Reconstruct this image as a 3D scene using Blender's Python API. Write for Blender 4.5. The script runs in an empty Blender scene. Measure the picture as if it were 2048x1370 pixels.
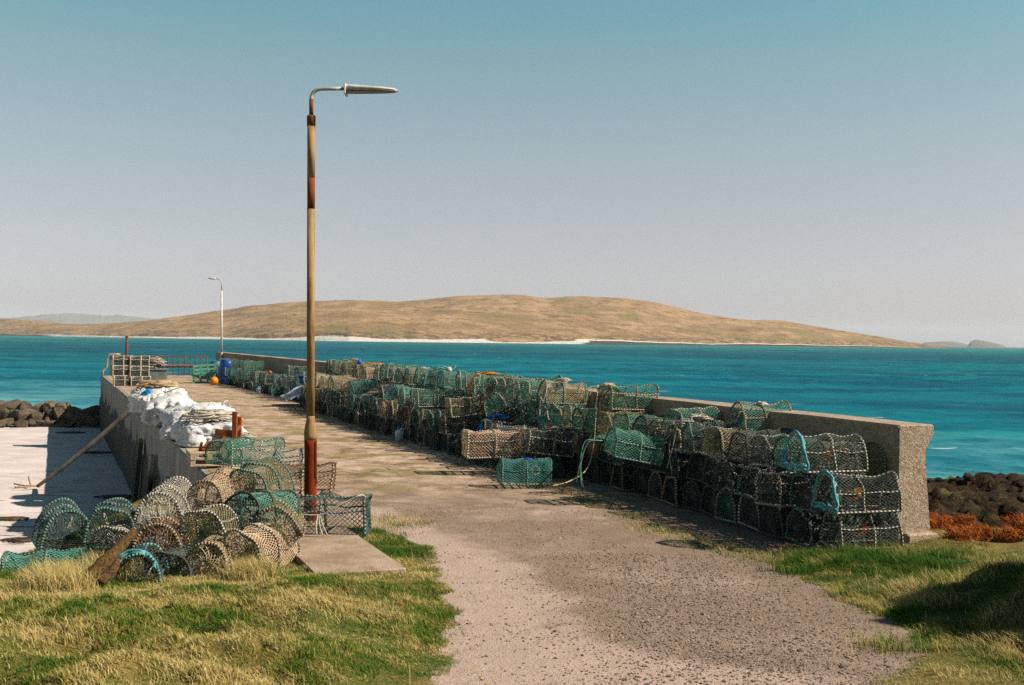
import bpy, math, random
import numpy as np
from mathutils import Matrix, Vector, noise as mnoise

scene = bpy.context.scene
COL = scene.collection
R = math.radians

# ------------------------------------------------------------------ camera
FPX = 2048 * 40 / 36.0
EYE = Vector((0, 0, 2.14))
ROLL, PITCH = 0.01367, 0.0022
cam = bpy.data.cameras.new('camera')
cam.lens = 40; cam.sensor_width = 36; cam.clip_start = 0.1; cam.clip_end = 60000
camo = bpy.data.objects.new('camera', cam); COL.objects.link(camo)
RC = Matrix.Rotation(math.pi / 2 - PITCH, 3, 'X') @ Matrix.Rotation(ROLL, 3, 'Z')
camo.matrix_world = Matrix.Translation(EYE) @ RC.to_4x4()
scene.camera = camo

# ------------------------------------------------------------------ sky, sun, exposure
SUN_EL, SUN_A = R(41), R(9)          # sun stands to the right, a little behind the viewer
world = bpy.data.worlds.new('World'); scene.world = world; world.use_nodes = True
wn, wl = world.node_tree.nodes, world.node_tree.links
wn.clear()
sky = wn.new('ShaderNodeTexSky'); sky.sky_type = 'NISHITA'; sky.sun_disc = False
sky.sun_elevation = SUN_EL; sky.sun_rotation = math.pi / 2 + SUN_A
sky.air_density = 1.0; sky.dust_density = 1.2; sky.ozone_density = 1.5; sky.altitude = 0
tc = wn.new('ShaderNodeTexCoord'); sep = wn.new('ShaderNodeSeparateXYZ')
wl.new(tc.outputs['Generated'], sep.inputs[0])
ramp = wn.new('ShaderNodeValToRGB')
wl.new(sep.outputs['Z'], ramp.inputs[0])
cre = ramp.color_ramp.elements
cre[0].position = 0.0; cre[0].color = (0.80, 0.76, 1.05, 1)
cre[1].position = 1.0; cre[1].color = (0.20, 0.34, 0.38, 1)
for po, co in ((0.053, (0.855, 0.75, 0.85)), (0.10, (0.90, 0.74, 0.69)), (0.167, (0.91, 0.80, 0.67)), (0.233, (0.78, 0.86, 0.67)), (0.296, (0.56, 0.90, 0.72)), (0.5, (0.33, 0.55, 0.50))):
    e = cre.new(po); e.color = (*co, 1)
mul = wn.new('ShaderNodeMix'); mul.data_type = 'RGBA'; mul.blend_type = 'MULTIPLY'; mul.inputs[0].default_value = 1.0
wl.new(sky.outputs[0], mul.inputs[6]); wl.new(ramp.outputs[0], mul.inputs[7])
bg = wn.new('ShaderNodeBackground'); bg.inputs[1].default_value = 0.078
wo = wn.new('ShaderNodeOutputWorld')
wl.new(mul.outputs[2], bg.inputs[0]); wl.new(bg.outputs[0], wo.inputs[0])

sun = bpy.data.lights.new('sun', 'SUN'); sun.energy = 5.0; sun.angle = R(0.53); sun.color = (1.0, 0.90, 0.78)
suno = bpy.data.objects.new('sun', sun); COL.objects.link(suno)
SD = Vector((math.cos(SUN_EL) * math.cos(SUN_A), -math.cos(SUN_EL) * math.sin(SUN_A), math.sin(SUN_EL)))
suno.rotation_euler = SD.to_track_quat('Z', 'Y').to_euler(); suno.location = SD * 50

scene.view_settings.view_transform = 'Standard'; scene.view_settings.look = 'None'
scene.view_settings.exposure = 0.95; scene.view_settings.gamma = 1.0
scene.view_settings.use_curve_mapping = False
scene.render.engine = 'CYCLES'
scene.cycles.max_bounces = 6; scene.cycles.diffuse_bounces = 2; scene.cycles.glossy_bounces = 2
scene.cycles.transparent_max_bounces = 8; scene.cycles.volume_bounces = 0
scene.cycles.use_denoising = False

# ------------------------------------------------------------------ measuring helpers
def ray(px, py):
    return RC @ Vector(((px - 1024) / FPX, (685 - py) / FPX, -1.0))
def P(px, py, d):
    """point seen at photo pixel (px, py), d metres ahead"""
    v = ray(px, py); return EYE + v * (d / v.y)
def G(px, py, z=0.0):
    """point of the level plane z seen at photo pixel (px, py)"""
    v = ray(px, py); return EYE + v * ((z - EYE.z) / v.z)

# pier frame: s along the pier, w towards the sea (right) from the inner face of the parapet
O0 = Vector((4.11, 12.05, 0)); U = Vector((-0.3654, 0.9309, 0)); Wd = Vector((0.9309, 0.3654, 0))
YAWW = math.atan2(Wd.y, Wd.x)
def pier(s, w, z=0.0):
    return O0 + U * s + Wd * w + Vector((0, 0, z))
PW = 6.14

# ------------------------------------------------------------------ numpy noise
def _hash(ix, iy, seed):
    n = (ix.astype(np.int64) * 374761393 + iy.astype(np.int64) * 668265263 + seed * 1442695041) & 0xffffffff
    n = ((n ^ (n >> 13)) * 1274126177) & 0xffffffff
    return ((n ^ (n >> 16)) & 0xffff) / 65535.0
def vnoise(x, y, seed=0):
    x = np.asarray(x, float); y = np.asarray(y, float)
    ix = np.floor(x); iy = np.floor(y); fx = x - ix; fy = y - iy
    fx = fx * fx * (3 - 2 * fx); fy = fy * fy * (3 - 2 * fy)
    a = _hash(ix, iy, seed); b = _hash(ix + 1, iy, seed); c = _hash(ix, iy + 1, seed); d = _hash(ix + 1, iy + 1, seed)
    return (a * (1 - fx) + b * fx) * (1 - fy) + (c * (1 - fx) + d * fx) * fy
def fbm(x, y, seed=0, oct=4):
    t = 0; amp = 0.5; f = 1.0
    for i in range(oct):
        t = t + amp * (vnoise(np.asarray(x) * f + 17.3 * i, np.asarray(y) * f - 9.1 * i, seed + i) * 2 - 1)
        amp *= 0.5; f *= 2.03
    return t
def sstep(a, b, x):
    t = np.clip((np.asarray(x, float) - a) / (b - a), 0, 1); return t * t * (3 - 2 * t)

# ------------------------------------------------------------------ mesh helpers
class MB:
    def __init__(s): s.v = []; s.f = []; s.m = []; s.n = 0
    def add(s, verts, faces, mi=0):
        verts = np.asarray(verts, float).reshape(-1, 3)
        s.v.append(verts); k = s.n
        for i, f in enumerate(faces):
            s.f.append(tuple(int(j) + k for j in f)); s.m.append(mi if isinstance(mi, int) else mi[i])
        s.n += len(verts)
    def box(s, c, d, rot=None, mi=0, ch=0.0):
        """box centred at c with size d, its long edges chamfered by ch"""
        hx, hy, hz = d[0] / 2, d[1] / 2, d[2] / 2
        if ch <= 0:
            v = [(x, y, z) for z in (-hz, hz) for y in (-hy, hy) for x in (-hx, hx)]
            f = [(0, 2, 3, 1), (4, 5, 7, 6), (0, 1, 5, 4), (2, 6, 7, 3), (0, 4, 6, 2), (1, 3, 7, 5)]
        else:
            v = []; f = []
            for z, i in ((-hz, ch), (-hz + ch, 0), (hz - ch, 0), (hz, ch)):
                v += [(-hx + i + ch, -hy + i, z), (hx - i - ch, -hy + i, z), (hx - i, -hy + i + ch, z), (hx - i, hy - i - ch, z),
                      (hx - i - ch, hy - i, z), (-hx + i + ch, hy - i, z), (-hx + i, hy - i - ch, z), (-hx + i, -hy + i + ch, z)]
            for r in range(3):
                for k in range(8): f.append((r * 8 + k, r * 8 + (k + 1) % 8, r * 8 + 8 + (k + 1) % 8, r * 8 + 8 + k))
            f.append(tuple(range(7, -1, -1))); f.append(tuple(range(24, 32)))
        v = np.array(v)
        if rot is not None: v = v @ np.array(rot.to_3x3()).T
        s.add(v + np.array(c), f, mi)
    def tube(s, pts, r, sides=6, mi=0, closed=False, cap=True, stripe=None):
        """tube along pts; r a number or a list; stripe=(m0, m1) alternates two materials ring by ring"""
        p = np.asarray(pts, float); n = len(p)
        rr = np.full(n, r) if np.isscalar(r) else np.asarray(r, float)
        t = np.roll(p, -1, 0) - np.roll(p, 1, 0)
        if not closed: t[0] = p[1] - p[0]; t[-1] = p[-1] - p[-2]
        t /= np.linalg.norm(t, axis=1)[:, None] + 1e-12
        a = np.array((0, 0, 1.0)) if abs(t[0][2]) < 0.9 else np.array((1.0, 0, 0))
        nrm = np.cross(t[0], a); nrm /= np.linalg.norm(nrm)
        ang = np.arange(sides) * 2 * math.pi / sides
        out = np.empty((n, sides, 3))
        for i in range(n):
            nrm = nrm - t[i] * nrm.dot(t[i]); nrm /= np.linalg.norm(nrm) + 1e-12
            b = np.cross(t[i], nrm)
            out[i] = p[i] + rr[i] * (np.cos(ang)[:, None] * nrm + np.sin(ang)[:, None] * b)
        f = []; ms = []
        for i in range(n if closed else n - 1):
            j = (i + 1) % n
            for k in range(sides):
                f.append((i * sides + k, i * sides + (k + 1) % sides, j * sides + (k + 1) % sides, j * sides + k))
                ms.append(mi if stripe is None else stripe[(i + (k >= sides // 2)) % 2])
        if cap and not closed:
            f.append(tuple(range(sides - 1, -1, -1))); f.append(tuple((n - 1) * sides + k for k in range(sides)))
            ms += [mi if stripe is None else stripe[0]] * 2
        s.add(out.reshape(-1, 3), f, ms)
    def strands(s, A, B, r, mi=0):
        """one thin three-sided strand for every pair of points"""
        A = np.asarray(A, float); B = np.asarray(B, float)
        if not len(A): return
        t = B - A; t /= np.linalg.norm(t, axis=1)[:, None] + 1e-9
        ref = np.where(np.abs(t[:, 2:3]) < 0.9, np.array([[0, 0, 1.0]]), np.array([[1.0, 0, 0]]))
        n1 = np.cross(t, ref); n1 /= np.linalg.norm(n1, axis=1)[:, None] + 1e-9
        n2 = np.cross(t, n1)
        vs = []
        for base in (A, B):
            for k in range(3):
                a = k * 2 * math.pi / 3
                vs.append(base + r * (math.cos(a) * n1 + math.sin(a) * n2))
        v = np.stack(vs, 1).reshape(-1, 3)
        f = []
        for i in range(len(A)):
            o = i * 6
            f += [(o, o + 1, o + 4, o + 3), (o + 1, o + 2, o + 5, o + 4), (o + 2, o, o + 3, o + 5)]
        s.add(v, f, mi)
    def mesh(s, name, mats, smooth=False):
        me = bpy.data.meshes.new(name)
        me.from_pydata(np.concatenate(s.v).tolist(), [], s.f)
        for m in mats: me.materials.append(m)
        if len(mats) > 1: me.polygons.foreach_set('material_index', np.array(s.m, dtype=np.int32))
        if smooth: me.polygons.foreach_set('use_smooth', np.ones(len(s.f), dtype=bool))
        me.update(); return me
    def build(s, name, mats, parent=None, smooth=False):
        if not isinstance(mats, (list, tuple)): mats = [mats]
        return link(name, s.mesh(name, mats, smooth), parent)

def link(name, data, parent=None):
    o = bpy.data.objects.new(name, data); COL.objects.link(o)
    if parent is not None: o.parent = parent
    return o
def tag(o, label, cat, group=None, kind=None):
    o['label'] = label
    if cat: o['category'] = cat
    if group: o['group'] = group
    if kind: o['kind'] = kind
    return o
def struct(o, label=None, kind='structure'):
    o['kind'] = kind
    if label: o['label'] = label
    return o
def thing(name, label, cat, loc=(0, 0, 0), rot=None, group=None):
    o = link(name, None); o.location = loc; o.empty_display_size = 0.1
    if rot is not None: o.rotation_euler = rot
    return tag(o, label, cat, group)
def rawmesh(name, V, F, mats, smooth=True):
    """mesh from numpy arrays, all faces with the same corner count"""
    me = bpy.data.meshes.new(name)
    V = np.asarray(V, np.float32); F = np.asarray(F, np.int32); k = F.shape[1]
    me.vertices.add(len(V)); me.vertices.foreach_set('co', V.ravel())
    me.loops.add(F.size); me.loops.foreach_set('vertex_index', F.ravel())
    me.polygons.add(len(F)); me.polygons.foreach_set('loop_start', np.arange(0, F.size, k, dtype=np.int32))
    me.polygons.foreach_set('loop_total', np.full(len(F), k, dtype=np.int32))
    me.polygons.foreach_set('use_smooth', np.full(len(F), smooth, dtype=bool))
    for m in mats: me.materials.append(m)
    me.update(calc_edges=True); me.validate(); return me
def vattr(me, name, arr):
    arr = np.asarray(arr, np.float32)
    if arr.ndim == 1:
        a = me.attributes.new(name, 'FLOAT', 'POINT'); a.data.foreach_set('value', arr)
    else:
        if arr.shape[1] == 3: arr = np.concatenate([arr, np.ones((len(arr), 1), np.float32)], 1)
        a = me.attributes.new(name, 'FLOAT_COLOR', 'POINT'); a.data.foreach_set('color', arr.ravel())
def gridfaces(nx, ny):
    i = np.arange(ny - 1)[:, None] * nx + np.arange(nx - 1)[None, :]
    i = i.ravel(); return np.stack([i, i + 1, i + nx + 1, i + nx], 1)

# ------------------------------------------------------------------ material helpers
ALB = 0.72      # one reflectance scale for every surface
class NT:
    def __init__(s, name):
        s.mat = bpy.data.materials.new(name); s.mat.use_nodes = True
        s.t = s.mat.node_tree; s.n = s.t.nodes; s.l = s.t.links
        s.b = s.n['Principled BSDF']
    def new(s, typ, **kw):
        n = s.n.new(typ)
        for k, v in kw.items(): setattr(n, k, v)
        return n
    def set(s, n, i, v):
        if hasattr(v, 'is_output') or isinstance(v, bpy.types.NodeSocket): s.l.new(v, n.inputs[i])
        else: n.inputs[i].default_value = v
    def pos(s): return s.new('ShaderNodeNewGeometry').outputs['Position']
    def obj(s): return s.new('ShaderNodeTexCoord').outputs['Object']
    def mapping(s, v, sc=(1, 1, 1), rot=(0, 0, 0)):
        m = s.new('ShaderNodeMapping'); s.l.new(v, m.inputs[0]); m.inputs['Scale'].default_value = sc; m.inputs['Rotation'].default_value = rot
        return m.outputs[0]
    def noise(s, v, scale, detail=4, rough=0.55, dist=0.0):
        n = s.new('ShaderNodeTexNoise'); s.l.new(v, n.inputs['Vector'])
        n.inputs['Scale'].default_value = scale; n.inputs['Detail'].default_value = detail
        n.inputs['Roughness'].default_value = rough; n.inputs['Distortion'].default_value = dist
        return n.outputs['Fac']
    def voro(s, v, scale, feat='F1', out='Distance'):
        n = s.new('ShaderNodeTexVoronoi', feature=feat); s.l.new(v, n.inputs['Vector']); n.inputs['Scale'].default_value = scale
        return n.outputs[out]
    def rng(s, v, a, b, c=0.0, d=1.0):
        n = s.new('ShaderNodeMapRange'); s.set(n, 0, v); n.inputs[1].default_value = a; n.inputs[2].default_value = b
        n.inputs[3].default_value = c; n.inputs[4].default_value = d; return n.outputs[0]
    def mix(s, f, a, b, mode='MIX'):
        n = s.new('ShaderNodeMix', data_type='RGBA', blend_type=mode)
        s.set(n, 0, f); s.set(n, 6, a if not isinstance(a, tuple) else (*a[:3], 1)); s.set(n, 7, b if not isinstance(b, tuple) else (*b[:3], 1))
        return n.outputs[2]
    def math(s, op, a, b=0.0):
        n = s.new('ShaderNodeMath', operation=op); s.set(n, 0, a); s.set(n, 1, b); return n.outputs[0]
    def attr(s, name, out='Fac'):
        n = s.new('ShaderNodeAttribute', attribute_name=name); return n.outputs[out]
    def sep(s, v):
        n = s.new('ShaderNodeSeparateXYZ'); s.l.new(v, n.inputs[0]); return n.outputs
    def bump(s, h, strength=0.5, dist=0.02, prev=None):
        n = s.new('ShaderNodeBump'); s.l.new(h, n.inputs['Height']); n.inputs['Strength'].default_value = strength
        n.inputs['Distance'].default_value = dist
        if prev is not None: s.l.new(prev, n.inputs['Normal'])
        return n.outputs[0]
    def done(s, col, rough=0.85, nrm=None, spec=None, metal=None):
        hs = s.new('ShaderNodeHueSaturation'); hs.inputs['Saturation'].default_value = 1.16; hs.inputs['Value'].default_value = ALB
        s.set(hs, 'Color', (*col[:3], 1) if isinstance(col, tuple) else col); s.l.new(hs.outputs[0], s.b.inputs['Base Color'])
        s.set(s.b, 'Roughness', rough)
        if nrm is not None: s.l.new(nrm, s.b.inputs['Normal'])
        if spec is not None: s.set(s.b, 'Specular IOR Level', spec)
        if metal is not None: s.set(s.b, 'Metallic', metal)
        return s.mat

def mottled(name, c1, c2, scale=6, rough=0.8, bump=0.3, bscale=40, bdist=0.01, rand=0.0, spec=0.3, lo=0.35, hi=0.65):
    """two-colour mottle with fine relief; rand lets each object differ a little in value"""
    t = NT(name); v = t.obj()
    c = t.mix(t.rng(t.noise(v, scale), lo, hi), c1, c2)
    if rand:
        oi = t.new('ShaderNodeObjectInfo').outputs['Random']
        hs = t.new('ShaderNodeHueSaturation'); t.l.new(c, hs.inputs['Color'])
        t.l.new(t.rng(oi, 0, 1, 1 - rand, 1 + rand), hs.inputs['Value'])
        t.l.new(t.rng(t.math('FRACT', t.math('MULTIPLY', oi, 7.31)), 0, 1, 0.5 - rand * 0.07, 0.5 + rand * 0.07), hs.inputs['Hue'])
        c = hs.outputs[0]
    n = t.bump(t.noise(v, bscale, 3), bump, bdist) if bump else None
    return t.done(c, rough, n, spec)

# ---- net and rope colours
NET = {k: mottled('net_' + k, a, b, 9, 0.7, 0, rand=0.3) for k, (a, b) in {
    'green': ((0.055, 0.185, 0.13), (0.12, 0.27, 0.20)),
    'teal': ((0.05, 0.19, 0.17), (0.12, 0.29, 0.26)),
    'olive': ((0.16, 0.16, 0.085), (0.26, 0.24, 0.13)),
    'tan': ((0.42, 0.31, 0.19), (0.55, 0.43, 0.29)),
    'brown': ((0.13, 0.075, 0.04), (0.24, 0.15, 0.085)),
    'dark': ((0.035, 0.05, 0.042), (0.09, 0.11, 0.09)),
    'grey': ((0.42, 0.37, 0.31), (0.58, 0.52, 0.45)),
}.items()}
ROPE = {k: mottled('rope_' + k, a, b, 25, 0.75, 0.4, 120, 0.004, rand=0.2) for k, (a, b) in {
    'pale': ((0.36, 0.32, 0.25), (0.56, 0.51, 0.42)),
    'tan': ((0.36, 0.26, 0.15), (0.50, 0.38, 0.24)),
    'teal': ((0.07, 0.27, 0.28), (0.20, 0.44, 0.44)),
    'green': ((0.07, 0.19, 0.145), (0.18, 0.30, 0.24)),
    'orange': ((0.48, 0.13, 0.03), (0.60, 0.22, 0.06)),
    'blue': ((0.03, 0.13, 0.40), (0.06, 0.20, 0.52)),
    'dark': ((0.04, 0.04, 0.035), (0.10, 0.10, 0.085)),
}.items()}
RUBBER = mottled('black_rubber', (0.018, 0.018, 0.017), (0.05, 0.048, 0.042), 12, 0.7, 0.2, 60, 0.003, rand=0.2)
RUST = mottled('rusty_steel', (0.16, 0.045, 0.02), (0.30, 0.10, 0.045), 14, 0.85, 0.5, 70, 0.004)
# ------------------------------------------------------------------ the land
def bank_x(y):   # left edge of the grassy bank
    return np.interp(y, [-10, 5, 7.5, 8.6, 9.2, 9.8, 10.5, 11.6, 13, 15, 17.2, 20], [-30, -20, -12, -7.5, -5.7, -4.85, -4.6, -4.5, -4.6, -4.7, -4.35, -5.6])
def road_edges(y):
    l = np.interp(y, [0, 4, 5.9, 6.6, 7.4, 8.3, 9.3, 10.6, 11.8, 12.6, 13.3, 15, 17], [-1.9, -0.95, -0.55, -0.38, -0.36, -0.40, -0.52, -0.62, -0.85, -1.3, -2.6, -4.2, -5])
    r = np.interp(y, [0, 4, 5.8, 6.6, 7.4, 8.2, 9.2, 10.2, 11.2, 12.0, 14], [2.6, 2.1, 1.95, 2.05, 2.6, 2.95, 2.75, 2.65, 2.50, 3.9, 4.0])
    return l, r
def land_z(x, y):
    x = np.asarray(x, float); y = np.asarray(y, float)
    t = np.clip((11 - y) / 11, 0, 1.3)
    z = 0.5 * t ** 1.5
    l, r = road_edges(y)
    off = sstep(0.0, 1.3, l - x) * (1 - sstep(8.3, 10.1, y - 0.55 * (x + 2.0)))
    z = z + off * (0.19 + 0.09 * fbm(x * 0.9, y * 0.9, 5) + 0.20 * fbm(x * 2.0, y * 2.6, 8, 4) + 0.09 * np.abs(fbm(x * 4.5, y * 5.5, 14, 3)))
    offr = sstep(0.0, 0.6, x - r) * (1 - sstep(12.0, 12.6, y))
    z = z + offr * (0.05 + 0.09 * fbm(x * 2.6, y * 2.6, 11, 3))
    # bank on the right
    foot = np.interp(y, [3, 6, 7.4, 8.3, 9.2, 10, 10.6, 11.2, 12], [4.4, 3.55, 3.0, 2.6, 3.1, 3.75, 4.4, 5.6, 8])
    wob = 0.22 * fbm(x * 1.5, y * 1.5, 21, 3)
    dd = np.maximum(x - foot - 0.62 + wob, 0)
    z = z + np.minimum(0.55 * dd + 1.1 * np.maximum(dd - 0.75, 0), 1.55 + 0.3 * wob) * (1 - sstep(10.2, 11.6, y) * 0.9)
    z = z + 0.012 * fbm(x * 5, y * 5, 31, 3)
    # drop on the left to the beach, on the right to the shore
    d = (bank_x(y) + 0.12 * fbm(y * 0.9, y * 0.3, 41)) - x
    z = z - 2.75 * sstep(0.0, 2.2, d) 
    dr = np.maximum(y - (13.4 + 0.25 * fbm(x * 0.8, y * 0.8, 44)) , 0) * (x > 4.6)
    z = z - np.clip(dr * 0.22, 0, 3.0)
    return z
def road_mask(x, y):
    l, r = road_edges(y)
    w = 0.16 * fbm(x * 2.5, y * 2.5, 51) + 0.07 * fbm(x * 9, y * 9, 52, 3)
    m = np.minimum(x - l, r - x) + w
    return np.where(y > 13.2, np.maximum(m, 0.4 - 2 * (x < bank_x(y) + 0.5) - 2 * (x > 4.6)), m)

def track_nodes(t):
    """gravelly tarmac that gives way to patchy concrete out on the pier; used on track, ground and deck"""
    p = t.pos(); xyz = t.sep(p)
    n1 = t.noise(p, 0.55, 4); n2 = t.noise(p, 2.3, 5); n3 = t.noise(p, 45, 3); n4 = t.noise(p, 140, 2)
    pale = t.mix(t.rng(n4, 0.38, 0.62), (0.37, 0.275, 0.22), (0.56, 0.44, 0.37))
    dark = t.mix(t.rng(n4, 0.42, 0.58), (0.10, 0.072, 0.053), (0.37, 0.275, 0.21))
    w = t.math('ADD', t.math('MULTIPLY', n1, 0.9), t.math('MULTIPLY', n2, 0.35))
    grav = t.mix(t.rng(w, 0.62, 0.86, 0.0, 0.7), dark, pale)
    # dusty sand washed along the left of the track
    yw = t.math('ADD', xyz[0], t.math('MULTIPLY', t.noise(p, 0.8, 3), 1.6))
    near = t.attr('dust')
    grav = t.mix(t.math('MULTIPLY', near, 0.9), grav, pale)
    spots = t.rng(t.noise(p, 38, 5, 0.78), 0.57, 0.63)
    grav = t.mix(t.math('MULTIPLY', spots, 0.7), grav, (0.07, 0.055, 0.04))
    con = t.mix(t.rng(n2, 0.35, 0.62), (0.34, 0.24, 0.16), (0.55, 0.43, 0.34))
    con = t.mix(t.rng(t.noise(t.mapping(p, (1, 1.3, 1)), 1.5, 5, 0.7), 0.50, 0.62), con, (0.20, 0.135, 0.075))
    con = t.mix(t.math('MULTIPLY', t.rng(t.noise(p, 0.75, 4), 0.52, 0.64), 0.6), con, (0.20, 0.17, 0.04))
    con = t.mix(t.math('MULTIPLY', spots, 0.5), con, (0.16, 0.11, 0.07))
    wp = t.new('ShaderNodeVectorMath', operation='ADD'); t.l.new(p, wp.inputs[0])
    nz = t.new('ShaderNodeTexNoise'); t.l.new(p, nz.inputs['Vector']); nz.inputs['Scale'].default_value = 1.7; t.l.new(nz.outputs['Color'], wp.inputs[1])
    crack = t.rng(t.voro(wp.outputs[0], 0.45, 'DISTANCE_TO_EDGE'), 0.012, 0.0)
    con = t.mix(t.math('MULTIPLY', crack, 0.75), con, (0.09, 0.07, 0.045))
    f = t.rng(t.math('ADD', xyz[1], t.math('MULTIPLY', n2, 5.0)), 16.0, 21.0)
    col = t.mix(f, grav, con)
    h = t.math('ADD', t.math('MULTIPLY', n3, 0.7), t.math('MULTIPLY', n4, 0.5))
    nrm = t.bump(h, 0.9, 0.018, t.bump(n2, 0.5, 0.05))
    return col, nrm
t = NT('track_surface'); c, n = track_nodes(t)
TRACK = t.done(c, 0.95, n, 0.2)
t = NT('grassy_ground'); c, n = track_nodes(t); p = t.pos()
soil = t.mix(t.rng(t.noise(p, 3, 5), 0.35, 0.65), (0.13, 0.105, 0.035), (0.28, 0.21, 0.09))
soil = t.mix(t.rng(t.noise(p, 1.3, 4), 0.45, 0.6), soil, (0.085, 0.11, 0.03))
sandc = t.mix(t.rng(t.noise(p, 4, 5), 0.4, 0.6), (0.52, 0.42, 0.36), (0.60, 0.50, 0.44))
soil = t.mix(t.rng(t.noise(p, 55, 5, 0.8), 0.46, 0.60, 0, 0.75), soil, (0.06, 0.052, 0.018))
soil = t.mix(t.rng(t.noise(p, 33, 4, 0.8), 0.58, 0.66, 0, 0.7), soil, (0.36, 0.28, 0.14))
low = t.rng(t.math('ADD', t.sep(p)[2], t.math('MULTIPLY', t.noise(p, 1.2, 4), 0.8)), -0.3, -0.9)
soil = t.mix(low, soil, sandc)
m = t.rng(t.math('ADD', t.attr('road'), t.rng(t.noise(p, 14, 4), 0, 1, -0.12, 0.12)), -0.06, 0.06)
GROUND = t.done(t.mix(m, soil, c), 0.95, n, 0.15)

def axis(segs):
    out = []
    for a, b, h in segs: out.append(np.arange(a, b, h))
    return np.append(np.concatenate(out), segs[-1][1])
gx = axis([(-30, -10, 0.6), (-10, -5.5, 0.15), (-5.5, 4.8, 0.05), (4.8, 8, 0.12), (8, 24, 0.5)])
gy = axis([(-8, 4, 0.4), (4, 13, 0.05), (13, 17.5, 0.09)])
X, Y = np.meshgrid(gx, gy); Z = land_z(X, Y); RM = road_mask(X, Y)
F = gridfaces(len(gx), len(gy)); V = np.stack([X.ravel(), Y.ravel(), Z.ravel()], 1); RMf = RM.ravel()
fr = RMf[F].mean(1) > 0
DU = (sstep(0.28, -0.28, X - np.interp(Y, [5.8, 6.5, 7, 7.4, 7.9, 9.3, 11.7, 14, 17], [3.2, 2.4, 1.8, 1.05, 0.62, 0.43, -0.33, -1.6, -3.5]) + 0.5 * fbm(X * 1.2, Y * 1.2, 57) + 0.3 * fbm(X * 4, Y * 4, 58, 3))).ravel()
for nm, sel, mat in (('ground', ~fr, GROUND), ('track', fr, TRACK)):
    used, inv = np.unique(F[sel], return_inverse=True)
    me = rawmesh(nm, V[used], inv.reshape(-1, 4), [mat]); vattr(me, 'road', RMf[used]); vattr(me, 'dust', DU[used])
    struct(link(nm, me), 'grassy ground beside the track and the pots' if nm == 'ground' else 'worn gravel track leading onto the pier')

# ---- beach
t = NT('beach_sand'); p = t.pos()
c = t.mix(t.rng(t.noise(p, 0.7, 5), 0.4, 0.65), (0.56, 0.49, 0.455), (0.66, 0.59, 0.555))
weed = t.math('MULTIPLY', t.rng(t.noise(t.mapping(p, (0.5, 2.4, 1), (0, 0, 0.25)), 1.1, 6, 0.72), 0.58, 0.64), t.rng(t.noise(p, 0.13, 2), 0.38, 0.52))
c = t.mix(weed, c, (0.07, 0.05, 0.03))
c = t.mix(t.rng(t.noise(p, 30, 3), 0.64, 0.70), c, (0.28, 0.21, 0.16))
SAND = t.done(c, 0.9, t.bump(t.noise(p, 9, 5), 0.5, 0.05), 0.2)
bx = axis([(-75, -30, 1.5), (-30, -4, 0.35), (-4, 6, 1.0)]); by = axis([(6, 30, 0.4), (30, 64, 0.7), (64, 80, 2)])
X, Y = np.meshgrid(bx, by)
Z = -2.6 + 0.05 * fbm(X * 0.25, Y * 0.25, 61) + 0.02 * fbm(X * 1.3, Y * 1.3, 62) - 0.06 * np.clip(Y - 60, 0, 30) - 0.02 * np.clip(-X - 24, 0, 60)
me = rawmesh('beach', np.stack([X.ravel(), Y.ravel(), Z.ravel()], 1), gridfaces(len(bx), len(by)), [SAND])
struct(link('beach', me), 'pale sand beach left of the pier')

# ---- sea
t = NT('sea_water'); p = t.pos(); xyz = t.sep(p)
lg = t.math('LOGARITHM', t.math('MAXIMUM', xyz[1], 5.0), 10.0)
band = t.noise(t.mapping(p, (0.004, 0.016, 1)), 1.0, 4, 0.6)
lg2 = t.math('ADD', lg, t.rng(band, 0.2, 0.8, -0.42, 0.42))
cr = t.new('ShaderNodeValToRGB'); t.l.new(t.rng(lg2, 1.4, 4.0), cr.inputs[0])
els = cr.color_ramp.elements
els[0].position = 0.0; els[0].color = (0.15, 0.33, 0.34, 1)
els[1].position = 1.0; els[1].color = (0.02, 0.13, 0.14, 1)
for po, co in ((0.09, (0.11, 0.28, 0.30)), (0.14, (0.08, 0.255, 0.27)), (0.21, (0.04, 0.20, 0.215)), (0.275, (0.010, 0.125, 0.165)), (0.34, (0.018, 0.16, 0.18)), (0.46, (0.005, 0.095, 0.13)), (0.58, (0.010, 0.13, 0.145)), (0.68, (0.038, 0.20, 0.185))):
    e = els.new(po); e.color = (*co, 1)
shal = t.math('MULTIPLY', t.rng(t.math('ADD', xyz[1], t.rng(band, 0.3, 0.7, -14, 14)), 125, 82), t.rng(xyz[0], -8, -24))
c = t.mix(t.math('MULTIPLY', shal, 0.92), cr.outputs[0], (0.16, 0.34, 0.35))
rip = t.noise(t.mapping(p, (0.03, 0.06, 1)), 1.0, 12, 0.74)
c = t.mix(t.rng(rip, 0.45, 0.55, 0.0, 0.9), c, t.mix(1.0, c, (0.35, 0.55, 0.68), 'MULTIPLY'))
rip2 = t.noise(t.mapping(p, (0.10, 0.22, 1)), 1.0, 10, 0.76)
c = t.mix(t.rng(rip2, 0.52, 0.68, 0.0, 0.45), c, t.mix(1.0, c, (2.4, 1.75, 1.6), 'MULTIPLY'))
caps_glints = t.rng(t.noise(t.mapping(p, (0.05, 0.28, 1)), 2.2, 3, 0.6), 0.715, 0.75)  # whitecaps, plus white glints painted into the water colour
c = t.mix(caps_glints, c, (0.75, 0.78, 0.78))
h1 = t.noise(t.mapping(p, (0.10, 0.5, 1), (0, 0, 0.12)), 1.0, 5, 0.6)
h2 = t.noise(t.mapping(p, (0.9, 2.6, 1), (0, 0, -0.1)), 1.0, 4, 0.65)
nr = t.bump(h2, 0.6, 0.25)
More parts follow.
